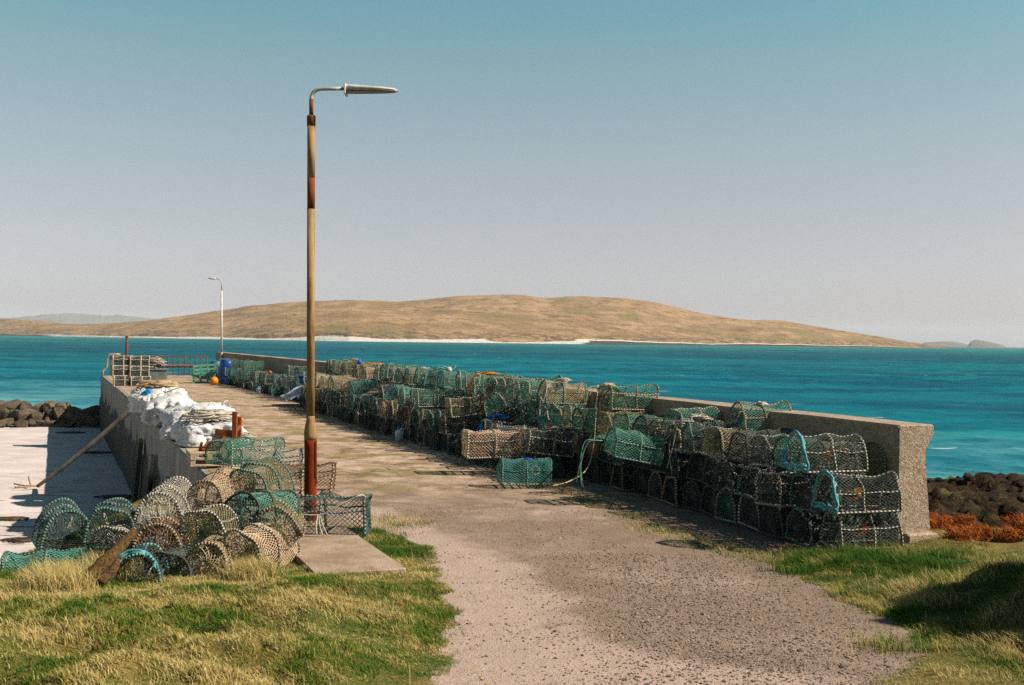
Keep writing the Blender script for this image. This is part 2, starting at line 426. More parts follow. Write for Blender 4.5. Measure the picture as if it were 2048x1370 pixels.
SEA = t.done(c, 0.6, nr, 0.0)
hs_ = t.b.inputs['Base Color'].links[0].from_socket; df = t.new('ShaderNodeBsdfDiffuse'); t.l.new(hs_, df.inputs[0]); t.l.new(nr, df.inputs['Normal'])
gl_ = t.new('ShaderNodeBsdfGlossy'); gl_.inputs['Roughness'].default_value = 0.22; t.l.new(nr, gl_.inputs['Normal'])
ms_ = t.new('ShaderNodeMixShader'); ms_.inputs[0].default_value = 0.07      # steep chop keeps the mean reflectance low
t.l.new(df.outputs[0], ms_.inputs[1]); t.l.new(gl_.outputs[0], ms_.inputs[2]); t.l.new(ms_.outputs[0], t.n['Material Output'].inputs[0]); t.n.remove(t.b)
SEAZ = -2.78
def wave(x, y):
    """short wind chop: crests drawn out across the wind, gusty in strength"""
    ca, sa = math.cos(0.45), math.sin(0.45); u = x * ca + y * sa; v = -x * sa + y * ca
    def rid(a, b, sd): return (1 - np.abs(2 * vnoise(a, b, sd) - 1)) ** 2
    g = 0.65 + 0.9 * fbm(x / 55, y / 80, 201, 3)
    calm = 1 - 0.65 * sstep(-8, -20, x) * sstep(120, 85, y)
    h = 0.26 * rid(u / 5.2, v / 8.5, 211) + 0.15 * rid(u / 2.1, v / 3.6, 213) * sstep(500, 160, y) + 0.07 * rid(u / 0.8, v / 1.5, 217) * sstep(140, 60, y) + 0.30 * rid(u / 16, v / 24, 219) * sstep(150, 400, y)
    return (h * g - 0.12) * calm * sstep(9000, 2500, y)
rowy = np.concatenate([30 * np.exp(np.arange(0, 640) * 0.0042), 30 * math.exp(640 * 0.0042) * np.exp(np.arange(0, 130) * 0.0282)])
colr = np.linspace(-0.72, 0.72, 620)
Xs = colr[None, :] * rowy[:, None]; Ys = np.repeat(rowy[:, None], len(colr), 1)
Vs = np.stack([Xs.ravel(), Ys.ravel(), (SEAZ + wave(Xs, Ys)).ravel()], 1); Fs = gridfaces(len(colr), len(rowy))
nsx = np.array([-14000, -6000, -2500, -1000, -400, -150, 0, 150, 400, 1000, 2500, 6000, 14000.])
nsy = np.array([-300, 0, 60, 250, 1000, 4000, 8000, 14000.])
X, Y = np.meshgrid(nsx, nsy)
V2 = np.stack([X.ravel(), Y.ravel(), np.full(X.size, SEAZ - 0.3)], 1)
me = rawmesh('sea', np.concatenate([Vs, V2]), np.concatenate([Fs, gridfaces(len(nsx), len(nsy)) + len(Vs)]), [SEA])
struct(link('sea', me), 'turquoise sea between the pier and the island')

# ---- rocky shore right of the pier
t = NT('weedy_rock'); p = t.pos()
c = t.mix(t.rng(t.noise(p, 1.6, 5, 0.7), 0.4, 0.62), (0.013, 0.008, 0.004), (0.055, 0.034, 0.016))
c = t.mix(t.rng(t.noise(p, 5, 4, 0.7), 0.56, 0.66), c, (0.11, 0.075, 0.042))
c = t.mix(t.rng(t.noise(p, 0.5, 3), 0.58, 0.66), c, (0.10, 0.085, 0.025))
c = t.mix(t.rng(t.noise(p, 9, 3, 0.7), 0.72, 0.76), c, (0.30, 0.24, 0.19))
WEEDROCK = t.done(c, 0.75, t.bump(t.noise(p, 9, 5, 0.7), 1.0, 0.12), 0.08)
rx = axis([(4.9, 22, 0.13), (22, 45, 0.5)]); ry = axis([(12.4, 30, 0.13), (30, 48, 0.25)])
X, Y = np.meshgrid(rx, ry)
base = np.interp(Y, [12, 13.5, 16, 22, 30, 35, 39, 44, 50], [-0.5, -0.62, -1.0, -1.5, -1.85, -2.2, -2.75, -3.3, -3.6])
rid = (1 - np.abs(fbm(X * 0.32, Y * 0.32, 71, 4)) * 2.2)
Z = base + 0.45 * (rid - 0.7) + 0.32 * (0.5 - 1.6 * np.abs(fbm(X * 0.7, Y * 0.7, 75, 3))) + 0.26 * (0.5 - 1.8 * np.abs(fbm(X * 1.9, Y * 1.5, 79, 3))) + 0.15 * (0.5 - 1.8 * np.abs(fbm(X * 4.6, Y * 4.0, 83, 3)))
Z = Z + 0.028 * np.clip(X - 12, 0, 12) * (Y > 20)
Z_SHORE = Z
me = rawmesh('rocky_shore', np.stack([X.ravel(), Y.ravel(), Z.ravel()], 1), gridfaces(len(rx), len(ry)), [WEEDROCK])
struct(link('rocky_shore', me), 'dark weed covered rocks right of the pier wall')
# ------------------------------------------------------------------ island across the sound
hx = np.arange(-120, 1901, 6.0)
sil = [(-120, 634), (0, 637), (60, 640), (130, 648), (200, 648), (300, 640), (380, 630), (430, 622), (500, 611), (600, 603), (700, 600), (800, 604), (870, 598), (930, 592), (1000, 589), (1040, 590), (1090, 597), (1130, 594), (1180, 593), (1260, 597), (1330, 608), (1400, 626), (1500, 640), (1560, 640), (1650, 655), (1750, 672), (1830, 686), (1882, 692), (1900, 694)]
shore = [(-120, 2300), (0, 2250), (300, 1800), (700, 1500), (1170, 1700), (1500, 1900), (1880, 2400), (1900, 2400)]
sy = np.interp(hx, *zip(*sil)); sd = np.interp(hx, *zip(*shore))
k = np.ones(5) / 5; sy = np.convolve(np.pad(sy, 2, 'edge'), k, 'valid')
sy = sy + 1.2 * fbm(hx * 0.03, hx * 0 + 3, 81) 
T = np.concatenate([np.linspace(0, 1, 120), np.linspace(1.02, 1.8, 20)])
V = np.empty((len(T), len(hx), 3)); ATT = np.empty((len(T), len(hx)))
for j, x in enumerate(hx):
    thick = 650.0 * min(1, max(0.12, (690 - sy[j]) / 70))
    r0 = ray(x, sy[j]); zr = EYE.z + r0.z / r0.y * (sd[j] + thick)
    zr = max(zr, -1.0)
    for_b = r0.x / r0.y
    beachf = (1.0 - float(sstep(1130, 1200, x))) * float(sstep(60, 150, x))
    dep = sd[j] + thick * T
    top = np.clip(T, 0, 1)
    prof = np.where(T <= 1, 0.012 * sstep(0.0, 0.03, T) + 0.058 * sstep(0.045, 0.075, T) + 0.93 * (np.clip((T - 0.05) / 0.95, 0, 1) ** 1.0), 1 - 0.9 * (T - 1) ** 1.4)
    z = SEAZ - 0.3 + (zr - SEAZ) * prof + 3.4 * beachf * (0.75 + 0.5 * math.sin(x * 0.017) * math.sin(x * 0.0071 + 1)) * sstep(0.0, 0.045, T) * (1 - sstep(0.3, 0.9, T)) + 0.5
    xx = for_b * dep
    amp = np.clip(top * 6, 0, 1) * (1 - 0.85 * sstep(0.85, 1.0, T)) * min(1, (zr + 3) / 40)
    z = z + amp * (6.0 * fbm(xx / 95.0, dep / 60.0, 91, 6) + 9.0 * fbm(xx / 260.0, dep / 150.0, 95, 3))
    V[:, j, 0] = xx; V[:, j, 1] = dep; V[:, j, 2] = z
    ATT[:, j] = np.clip(1 - sstep(0.036, 0.050, T + 0.030 * fbm(xx / 70., dep / 40., 97)), 0, 1) * beachf + 2.0 * (1 - beachf) * (T < 0.06)
t = NT('island_heath'); p = t.pos()
c = t.mix(t.rng(t.noise(t.mapping(p, (1, 1, 3)), 0.012, 6, 0.65), 0.38, 0.62), (0.25, 0.16, 0.082), (0.42, 0.285, 0.165))
c = t.mix(t.rng(t.noise(t.mapping(p, (1, 1.6, 4)), 0.022, 6, 0.7), 0.53, 0.60), c, (0.17, 0.11, 0.06))
c = t.mix(t.rng(t.noise(t.mapping(p, (1, 1, 4)), 0.006, 4, 0.6), 0.56, 0.64), c, (0.22, 0.165, 0.075))
c = t.mix(t.rng(t.noise(p, 0.045, 8, 0.75), 0.50, 0.62, 0, 0.5), c, (0.19, 0.125, 0.065))
c = t.mix(t.rng(t.noise(t.mapping(p, (1, 1, 2)), 0.055, 4, 0.7), 0.62, 0.66), c, (0.10, 0.072, 0.045))
a = t.attr('shore')
hz = t.sep(p)[2]
rk = t.math('MULTIPLY', t.rng(hz, 13, 8), t.rng(t.noise(t.mapping(p, (1, 1, 3)), 0.06, 5, 0.75), 0.50, 0.54))
c = t.mix(t.math('MULTIPLY', rk, 0.85), c, (0.075, 0.062, 0.042))
c = t.mix(t.rng(a, 0.3, 0.7), c, (0.60, 0.55, 0.51))
c = t.mix(t.rng(a, 1.4, 1.7), c, (0.05, 0.045, 0.035))
HEATH = t.done(c, 0.95, t.bump(t.noise(p, 0.05, 8, 0.7), 0.7, 8.0), 0.1)
me = rawmesh('island', V.reshape(-1, 3), gridfaces(len(hx), len(T)), [HEATH]); vattr(me, 'shore', ATT.ravel())
struct(link('island', me), 'long tan hill island with a white beach')

def far_hills(name, pts, d, thick, label, mat, seed):
    xs = np.arange(pts[0][0], pts[-1][0] + 0.1, 2.0)
    ys = np.interp(xs, *zip(*pts)) + 0.7 * fbm(xs * 0.12, xs * 0, seed)
    T = np.linspace(0, 2, 25); V = np.empty((len(T), len(xs), 3))
    for j, x in enumerate(xs):
        r0 = ray(x, ys[j]); zr = max(EYE.z + r0.z / r0.y * d, SEAZ - 1)
        dep = d - thick + thick * T
        xx = r0.x / r0.y * dep
        V[:, j, 0] = xx; V[:, j, 1] = dep
        V[:, j, 2] = SEAZ - 2 + (zr - SEAZ + 2) * np.sin(np.clip(T, 0, 2) * math.pi / 2) ** 0.8 + thick * 0.02 * fbm(xx / 90, dep / 60, seed + 3) * np.sin(T * math.pi / 2)
    me = rawmesh(name, V.reshape(-1, 3), gridfaces(len(xs), len(T)), [mat])
    struct(link(name, me), label)
t = NT('far_hill'); p = t.pos()
c = t.mix(t.rng(t.noise(p, 0.004, 5), 0.4, 0.6), (0.10, 0.11, 0.09), (0.17, 0.165, 0.13))
FARH = t.done(c, 0.95, None, 0.1)
far_hills('far_hills', [(-140, 650), (-40, 640), (40, 636), (90, 629), (130, 627), (200, 630), (280, 635), (340, 642), (420, 660)], 9000, 900, 'hazy blue hills beyond the island', FARH, 101)
far_hills('far_islet', [(1826, 693), (1850, 685), (1885, 682), (1905, 683), (1930, 688), (1950, 692)], 6200, 150, 'low hazy islet on the horizon', FARH, 111)
far_hills('far_islet', [(1934, 693), (1942, 682), (1952, 679), (1968, 681), (1985, 685), (2003, 689), (2012, 693)], 5400, 110, 'knobbly teal islet on the horizon at the right', FARH, 117)

# ------------------------------------------------------------------ quay
t = NT('quay_concrete'); p = t.pos(); z = t.sep(p)[2]
c = t.mix(t.rng(t.noise(p, 1.2, 5), 0.35, 0.65), (0.24, 0.225, 0.19), (0.36, 0.335, 0.285))
c = t.mix(t.rng(t.noise(t.mapping(p, (3, 3, 0.35)), 1.5, 5, 0.7), 0.52, 0.66), c, (0.14, 0.125, 0.10))
wl_ = t.math('ADD', z, t.rng(t.noise(t.mapping(p, (1, 1, 0.25)), 0.9, 5, 0.65), 0.2, 0.8, -0.75, 0.75))
c = t.mix(t.rng(wl_, -0.95, -1.12), c, t.mix(t.rng(t.noise(t.mapping(p, (1, 1, 0.3)), 3, 5, 0.7), 0.42, 0.64), (0.018, 0.017, 0.012), (0.085, 0.078, 0.06)))
QUAYC = t.done(c, 0.9, t.bump(t.noise(p, 22, 5, 0.65), 0.7, 0.03), 0.25)
t = NT('parapet_concrete'); p = t.pos()
ag = t.voro(p, 55, out='Color'); ags = t.sep(ag)[0]
c = t.mix(t.rng(ags, 0.1, 0.9), (0.27, 0.205, 0.15), (0.52, 0.41, 0.315))
c = t.mix(t.rng(t.noise(p, 60, 3), 0.62, 0.68), c, (0.09, 0.072, 0.055))
c = t.mix(t.rng(t.noise(p, 1.0, 5, 0.65), 0.45, 0.72, 0, 0.55), c, (0.20, 0.16, 0.11))
c = t.mix(t.rng(t.noise(t.mapping(p, (2.5, 2.5, 0.4)), 1.3, 6, 0.7), 0.56, 0.70, 0, 0.4), c, (0.15, 0.115, 0.085))
c = t.mix(t.rng(t.noise(p, 3.3, 5, 0.75), 0.62, 0.68, 0, 0.7), c, (0.40, 0.36, 0.26))
PARC = t.done(c, 0.92, t.bump(t.voro(p, 75), 0.55, 0.010, t.bump(t.noise(p, 4, 4), 0.5, 0.03)), 0.2)

q = thing('quay', 'grey concrete quay with dark weedy left side above the sand', 'quay', pier(0, 0))
# deck: strips along the pier so that it can bend with the parapet
def far_shift(s): return -max(0.0, s - 29.5) * 0.036
mb = MB(); SS = [5.2] + list(np.arange(7, 54.1, 2.0)) ; rows = []
for s in SS:
    dz = -0.05 if s < 6 else 0.0
    rows.append([pier(s, far_shift(s) + 0.12, -3.4), pier(s, far_shift(s) + 0.12, 0.012 + dz), pier(s, -PW * 0.5, 0.02 + dz), pier(s, -PW + 0.06 + 0.3 * far_shift(s), 0.006 + dz), pier(s, -PW + 0.06 + 0.3 * far_shift(s), -3.4)])
n = len(rows[0]); V = [tuple(v - q.location) for r_ in rows for v in r_]
Fc = [(i * n + k, i * n + k + 1, (i + 1) * n + k + 1, (i + 1) * n + k) for i in range(len(rows) - 1) for k in range(n - 1)]
mi = [0 if k in (1, 2) else 1 for i in range(len(rows) - 1) for k in range(n - 1)]
Fc += [tuple(range(n)), tuple((len(rows) - 1) * n + k for k in range(n - 1, -1, -1))]; mi += [1, 1]
mb.add(V, Fc, mi); mb.build('deck', [TRACK, QUAYC], q)
s0 = 5.2; rnd = random.Random(3)
while s0 < 53.9:
    L = min(4.1, 54.0 - s0) - 0.035
    mb = MB(); a = s0; b = s0 + L
    o1, o2 = 0.3 * far_shift(a), 0.3 * far_shift(b)
    prof = [(0.0, 0.0), (-0.10, 0.0), (-0.125, -0.03), (-0.125, -1.1), (-0.17, -1.2), (-0.30, -3.4), (0.0, -3.4)]
    v = []
    for s, o in ((a, o1), (b, o2)):
        for w, zz in prof: v.append(tuple(pier(s, -PW + 0.058 + o + w, zz + rnd.uniform(-0.002, 0.002)) - q.location))
    m_ = len(prof)
    f = [(k, (k + 1) % m_, m_ + (k + 1) % m_, m_ + k) for k in range(m_)] + [tuple(range(m_ - 1, -1, -1)), tuple(range(m_, 2 * m_))]
    mb.add(v, f); mb.build('wall_panel', QUAYC, q)
    s0 += 4.1
# timber rubbing strips and streaks: a few upright fenders in the weed zone
for s in (9.3, 13.6, 18.0, 22.4):
    mb = MB(); c0 = pier(s, -PW - 0.26, -1.75) - q.location
    mb.box(c0, (0.12, 0.34, 2.2), Matrix.Rotation(YAWW, 3, 'Z') @ Matrix.Rotation(R(5), 3, 'Y'), 0, 0.02); mb.build('fender', QUAYC, q)

w_ = thing('parapet_wall', 'long brown concrete parapet with flared coping along the sea side', 'wall', pier(0, 0))
prof = [(0.0, -0.6), (0.0, 1.275), (0.018, 1.293), (0.455, 1.293), (0.475, 1.27), (0.478, 1.20), (0.455, 1.16), (0.375, 1.02), (0.372, 0.9), (0.45, 0.14), (0.45, -3.6), (0.2, -3.6)]
SS = [0, 0.015] + list(np.arange(1.5, 29.6, 1.4)) + list(np.arange(30, 53.1, 2.0)); mb = MB(); v = []
for i, s in enumerate(SS):
    o = far_shift(s)
    ins = 0.012 if i == 0 else 0.0
    for w, zz in prof:
        cw = 0.22
        v.append(tuple(pier(s, o + w + (ins if w < cw else -ins), zz - (ins if zz > 1.2 else 0) + 0.006 * math.sin(s * 1.7)) - w_.location))
m_ = len(prof)
f = [(i * m_ + k, (i + 1) * m_ + k, (i + 1) * m_ + (k + 1) % m_, i * m_ + (k + 1) % m_) for i in range(len(SS) - 1) for k in range(m_)]
f += [tuple(range(m_)), tuple((len(SS) - 1) * m_ + k for k in range(m_ - 1, -1, -1))]
mb.add(v, f); mb.build('wall_body', PARC, w_)
mb = MB(); mb.box(pier(0.17, 0.27, -0.53) - w_.location, (0.40, 0.52, 1.35), Matrix.Rotation(YAWW, 3, 'Z'), 0, 0.018); mb.build('plinth', PARC, w_)

# concrete slab under the lamp
fr_ = Vector((-1.52, 11.95, 0)); u_ = U
slab = MB(); cs = Vector((-0.93, 10.32, 0)) + U * 1.75 - Wd * 0.72
cs = cs + Wd * 0.30
slab.box((cs.x, cs.y, -0.02), (0.84, 3.5, 0.16), Matrix.Rotation(YAWW, 3, 'Z'), 0, 0.012)
t = NT('slab_concrete'); p = t.pos()
c = t.mix(t.rng(t.noise(p, 2.2, 6, 0.7), 0.40, 0.62), (0.30, 0.22, 0.16), (0.46, 0.36, 0.275))
c = t.mix(t.rng(t.noise(p, 70, 3, 0.7), 0.56, 0.66, 0, 0.6), c, (0.17, 0.125, 0.09))
c = t.mix(t.rng(t.noise(p, 5, 5, 0.75), 0.60, 0.67, 0, 0.6), c, (0.20, 0.17, 0.09))
SLABM = t.done(c, 0.92, t.bump(t.noise(p, 60, 4, 0.7), 0.8, 0.012, t.bump(t.noise(p, 7, 4), 0.5, 0.03)), 0.2)
struct(slab.build('concrete_slab', SLABM), 'pale concrete slab at the foot of the lamp')
# ------------------------------------------------------------------ creels (lobster pots)
def arch(W, H, n, N, lean=0.0):
    """N points of the hoop, from the left foot over the top to the right foot, evenly spaced"""
    th = np.linspace(math.pi, 0, 160)
    y = W / 2 * np.sign(np.cos(th)) * np.abs(np.cos(th)) ** (2 / n); z = H * np.sin(th).clip(0) ** (2 / n)
    y = y * (1 - 0.10 * z / H) + lean * z
    d = np.concatenate([[0], np.cumsum(np.hypot(np.diff(y), np.diff(z)))]); q = np.linspace(0, d[-1], N)
    return np.interp(q, d, y), np.interp(q, d, z)

def diamond(PT, mb, r, closed=False):
    """knotless diamond netting over a grid of points PT[i, j]"""
    ni, nj = PT.shape[:2]; A = []; B = []
    I, J = np.meshgrid(np.arange(ni), np.arange(nj), indexing='ij')
    for dj in (-1, 1):
        ok = ((I + J) % 2 == 0) & (I + 1 < ni)
        jj = J + dj
        if closed: jj = jj % nj
        else: ok &= (jj >= 0) & (jj < nj)
        i = I[ok]; j = J[ok]; j2 = jj[ok]
        A.append(PT[i, j]); B.append(PT[i + 1, j2])
        ok = ((I + J) % 2 == 1) & (I + 1 < ni); jj = J + dj
        if closed: jj = jj % nj
        else: ok &= (jj >= 0) & (jj < nj)
    mb.strands(np.concatenate(A), np.concatenate(B), r)
    # second family
    A = []; B = []
    for dj in (-1, 1):
        ok = ((I + J) % 2 == 1) & (I + 1 < ni); jj = J + dj
        if closed: jj = jj % nj
        else: ok &= (jj >= 0) & (jj < nj)
        i = I[ok]; j = J[ok]; j2 = jj[ok]
        keep = np.zeros(len(i), bool)
        A.append(PT[i, j][keep]); B.append(PT[i + 1, j2][keep])

def make_variant(seed, L=0.72, W=0.47, H=0.37, n=2.5, cell=0.024, r=0.0023, wrap=0.022, hr=0.013, dome=-0.06, warp=1.0):
    rg = np.random.RandomState(seed); P_ = []      # (part name, mesh, material keys)
    lean = rg.uniform(-0.06, 0.06)
    hoops = [-L / 2, rg.uniform(-0.05, 0.05), L / 2]
    # base: rubber-wrapped rods and cross slats
    mb = MB(); z0 = 0.014
    rect = [(-L / 2, -W / 2, z0), (L / 2, -W / 2, z0), (L / 2, W / 2, z0), (-L / 2, W / 2, z0)]
    for a, b in zip(rect, rect[1:] + rect[:1]):
        k = max(4, int(np.linalg.norm(np.subtract(b, a)) / wrap))
        pts = np.linspace(a, b, k)
        mb.tube(pts, [hr * (1.12 if i % 2 else 0.9) for i in range(k)], 6, stripe=(0, 1))
    for q in np.linspace(-L / 2, L / 2, 7)[1:-1]: mb.box((q, 0, z0), (0.022, W, 0.012), None, 1)
    P_.append(('base_frame', mb.mesh('base_frame', [ROPE['pale'], RUBBER]), 'R'))
    for hx_ in hoops:
        y, z = arch(W, H, n, max(24, int(1.15 / wrap)), lean)
        wob = rg.normal(0, 0.004, len(y)); wob = np.convolve(wob, np.ones(5) / 5, 'same')
        mb = MB(); mb.tube(np.stack([np.full(len(y), hx_) + wob * 2, y + wob, z + z0], 1), [hr * (1.15 if i % 2 else 0.9) for i in range(len(y))], 6, stripe=(0, 1))
        P_.append(('hoop', mb.mesh('hoop', [ROPE['pale'], RUBBER]), 'R'))
    for tt in (0.22, 0.5, 0.78):
        y, z = arch(W, H, n, 101, lean); k = int(tt * 100)
        xs = np.linspace(-L / 2, L / 2, max(5, int(L / wrap)))
        sag = -0.012 * np.sin((xs + L / 2) / L * 2 * math.pi) ** 2
        mb = MB(); mb.tube(np.stack([xs, np.full(len(xs), y[k]) * (1 + sag), np.full(len(xs), z[k] + z0) + sag], 1), [hr * 0.62 * (1.2 if i % 2 else 0.85) for i in range(len(xs))], 5, stripe=(0, 1))
        P_.append(('side_bar', mb.mesh('side_bar', [ROPE['pale'], RUBBER]), 'R'))
    # netting over the hoops, drawn in between them
    y, z = arch(W, H, n, int(1.2 / cell) | 1, lean); ni = max(8, int(L / cell)); nj = len(y)
    xs = np.linspace(-L / 2, L / 2, ni)
    pull = 1 - (0.05 + 0.03 * rg.rand()) * np.sin((xs + L / 2) / L * 2 * math.pi) ** 2
    PT = np.empty((ni, nj, 3))
    PT[:, :, 0] = xs[:, None] + rg.normal(0, cell * 0.10, (ni, nj))
    PT[:, :, 1] = y[None, :] * pull[:, None] + rg.normal(0, cell * 0.10, (ni, nj)); PT[:, :, 2] = z0 + z[None, :] * pull[:, None] + rg.normal(0, cell * 0.08, (ni, nj))
    mb = MB(); diamond(PT, mb, r)
    P_.append(('side_net', mb.mesh('side_net', [NET['green']]), 'N'))
    # end nets: rings of mesh drawn in to a knot, bellied in or out
    for sx in (-1, 1):
        y, z = arch(W, H, n, 37, lean); yb = np.linspace(W / 2, -W / 2, 17)[1:-1]
        ry = np.concatenate([y, yb]); rz = np.concatenate([z + z0, np.full(len(yb), z0)])
        if len(ry) % 2: ry = ry[:-1]; rz = rz[:-1]
        nr = 11; cy, cz = rg.uniform(-0.03, 0.03), H * rg.uniform(0.40, 0.5)
        PT = np.empty((nr, len(ry), 3)); dm = dome * rg.uniform(0.5, 1.3)
        for i in range(nr):
            q = (i / (nr - 1)) ** 0.9 * 0.93
            PT[i, :, 0] = sx * (L / 2 + dm * math.sin(q * math.pi / 2)) + rg.normal(0, 0.004, len(ry))
            PT[i, :, 1] = ry * (1 - q) + cy * q + rg.normal(0, 0.003, len(ry)); PT[i, :, 2] = rz * (1 - q) + cz * q + rg.normal(0, 0.003, len(ry))
        mb = MB(); diamond(PT, mb, r, True)
        mb.tube([(sx * (L / 2 + dm - 0.01), cy - 0.02, cz), (sx * (L / 2 + dm), cy, cz), (sx * (L / 2 + dm + 0.006), cy + 0.012, cz + 0.008)], 0.011, 5)
        P_.append(('end_net', mb.mesh('end_net', [NET['green']]), 'N'))
    # entrance eye: hard ring in the side, netting funnel behind it
    ey = rg.choice([-1, 1]); ex = hoops[1] + rg.choice([-1, 1]) * L * 0.25
    c0 = np.array((ex, ey * W * 0.18, H * 0.52)); an = np.linspace(0, 2 * math.pi, 17)[:-1]
    ring = np.stack([c0[0] + 0.06 * np.cos(an), c0[1] + 0.02 * np.sin(an) * ey, c0[2] + 0.06 * np.sin(an)], 1)
    mb = MB(); mb.tube(ring, 0.008, 5, closed=True)
    P_.append(('entrance_ring', mb.mesh('entrance_ring', [ROPE['pale']], True), 'E'))
    out = np.stack([c0[0] + 0.15 * np.cos(an), np.full(16, ey * W * 0.44), c0[2] + 0.13 * np.sin(an)], 1)
    PT = np.stack([out * (1 - q) + ring * q for q in np.linspace(0, 1, 6)], 0)
    mb = MB(); diamond(PT, mb, r, True)
    P_.append(('entrance_funnel', mb.mesh('entrance_funnel', [NET['green']]), 'N'))
    tw, sk = rg.uniform(-0.22, 0.22), rg.uniform(-0.08, 0.08)      # knocked out of true
    for _, me, _k in P_:
        co = np.empty(len(me.vertices) * 3, np.float32); me.vertices.foreach_get('co', co); co = co.reshape(-1, 3)
        a = tw * co[:, 0]; y, z = co[:, 1].copy(), co[:, 2] - H / 2
        lift = np.clip(co[:, 2] / H, 0, 1)
        co[:, 1] = y * np.cos(a) - z * np.sin(a) * lift; co[:, 2] = H / 2 + z * np.cos(a) + y * np.sin(a) * 0.5; co[:, 0] += sk * co[:, 2]
        for k in range(3): co[:, k] += (0.045 * warp * (fbm(co[:, (k + 1) % 3] * 5 + seed, co[:, (k + 2) % 3] * 5 + co[:, k] * 3, seed * 3 + k, 2)) * lift)
        me.vertices.foreach_set('co', co.ravel()); me.update()
    return dict(parts=P_, L=L, W=W, H=H)

VAR = [make_variant(1, L=0.68, W=0.43, H=0.355), make_variant(2, L=0.72, W=0.42, H=0.36, n=2.2), make_variant(3, L=0.66, W=0.45, H=0.345, n=3.2, dome=0.03),
       make_variant(4, L=0.70, W=0.43, H=0.355, n=2.6, dome=0.05), make_variant(5, L=0.76, W=0.46, H=0.355, n=7.0, dome=-0.02), make_variant(6, L=0.68, W=0.43, H=0.35, n=2.8),
       make_variant(7, L=0.70, W=0.42, H=0.36, n=2.3, warp=2.2), make_variant(8, L=0.66, W=0.44, H=0.34, n=2.5, warp=2.4, dome=0.04), make_variant(9, L=0.72, W=0.43, H=0.35, n=3.0, warp=1.8)]
NEARV = [make_variant(11, L=0.68, W=0.46, H=0.37, n=2.4, cell=0.0195, r=0.0027, wrap=0.016, dome=0.03), make_variant(12, L=0.66, W=0.45, H=0.38, n=2.2, cell=0.020, r=0.0028, wrap=0.017, dome=0.04),
         make_variant(13, L=0.70, W=0.46, H=0.36, n=2.8, cell=0.0195, r=0.0027, wrap=0.016, dome=-0.03)]
FARV = make_variant(31, L=0.74, W=0.6, H=0.42, n=9.0, cell=0.020, r=0.0085, wrap=0.05, hr=0.026, dome=-0.01)
BOXV = [make_variant(21, L=0.92, W=0.50, H=0.40, n=9.0, cell=0.026, r=0.003, wrap=0.02, hr=0.016, dome=-0.01)]

WALLSET = {}
def creel(var, loc, rot, net, rope, label, group, ring='pale', dark=None, frame=None):
    """one creel: an empty at its base with all its parts; meshes are shared, colours are per object"""
    t_ = thing('lobster_creel', label, 'lobster pot', loc, rot, group)
    for nm, me, kind in var['parts']:
        o = link(nm, me, t_)
        for k, sl in enumerate(o.material_slots):
            sl.link = 'OBJECT'
            if kind == 'N': sl.material = NET[net]
            elif kind == 'E': sl.material = ROPE[ring]
            else: sl.material = ROPE[rope] if k == 0 else (RUBBER if dark is None else dark)
    return t_

def rope_part(name, pts, r, mat, parent=None, sides=6, closed=False):
    mb = MB(); mb.tube(pts, r, sides, closed=closed); return mb.build(name, mat, parent, True)
def smooth_path(pts, n):
    """Catmull-Rom through pts"""
    p = np.asarray([tuple(q) for q in pts], float); p = np.concatenate([[2 * p[0] - p[1]], p, [2 * p[-1] - p[-2]]]); out = []
    for i in range(1, len(p) - 2):
        for tt in np.linspace(0, 1, n, endpoint=False):
            a, b, c, d = p[i - 1:i + 3]
            out.append(0.5 * (2 * b + (c - a) * tt + (2 * a - 5 * b + 4 * c - d) * tt ** 2 + (3 * b - a - 3 * c + d) * tt ** 3))
    out.append(p[-2]); return np.array(out)
def rope_heap_mesh(rg, rx, ry, h, loops, r, mi_pick=None, sides=5):
    """tangled loops of rope lying in a low heap, as one shape"""
    mb = MB()
    for k in range(loops):
        q = rg.rand() ** 0.6; cx, cy = rg.uniform(-1, 1, 2) * 0.45 * (1 - 0.5 * k / loops); a0 = rg.uniform(0, 6.28)
        n = 22; an = np.linspace(0, rg.uniform(4.5, 6.2), n) + a0
        ra, rb = rg.uniform(0.25, 0.62, 2)
        x = (cx + ra * np.cos(an)) ; y = (cy + rb * np.sin(an + rg.uniform(-0.5, 0.5)))
        d2 = np.clip(1 - (x * x + y * y) * 0.8, 0, 1)
        z = h * np.sqrt(d2) * (0.35 + 0.65 * k / loops) + 0.03 * h * np.sin(an * 3 + a0) + r
        mb.tube(np.stack([x * rx, y * ry, z], 1), r, sides, 0 if mi_pick is None else int(rg.choice(mi_pick)))
    return mb

def lathe(mb, prof, sides=20, mi=0):
    n = len(prof); a = np.arange(sides) * 2 * math.pi / sides
    v = [(r_ * math.cos(q), r_ * math.sin(q), z_) for r_, z_ in prof for q in a]
    f = [(i * sides + k, i * sides + (k + 1) % sides, (i + 1) * sides + (k + 1) % sides, (i + 1) * sides + k) for i in range(n - 1) for k in range(sides)]
    f += [tuple(range(sides - 1, -1, -1)), tuple((n - 1) * sides + k for k in range(sides))]
    mb.add(v, f, mi)
ORD = ['first', 'second', 'third', 'fourth', 'fifth', 'sixth', 'seventh', 'eighth', 'ninth', 'tenth', 'eleventh', 'twelfth', 'thirteenth', 'fourteenth', 'fifteenth', 'sixteenth', 'seventeenth', 'eighteenth', 'nineteenth', 'twentieth']
TENS = {20: 'twenty', 30: 'thirty', 40: 'forty', 50: 'fifty'}
def ordinal(n):
    if n <= 20: return ORD[n - 1]
    t10, u10 = n // 10 * 10, n % 10
    return (TENS[t10] + '-' + ORD[u10 - 1]) if u10 else TENS[t10][:-1] + 'ieth'
CNAME = {'green': 'green', 'teal': 'teal', 'olive': 'olive', 'tan': 'tan', 'brown': 'brown', 'dark': 'dark', 'grey': 'pale grey'}

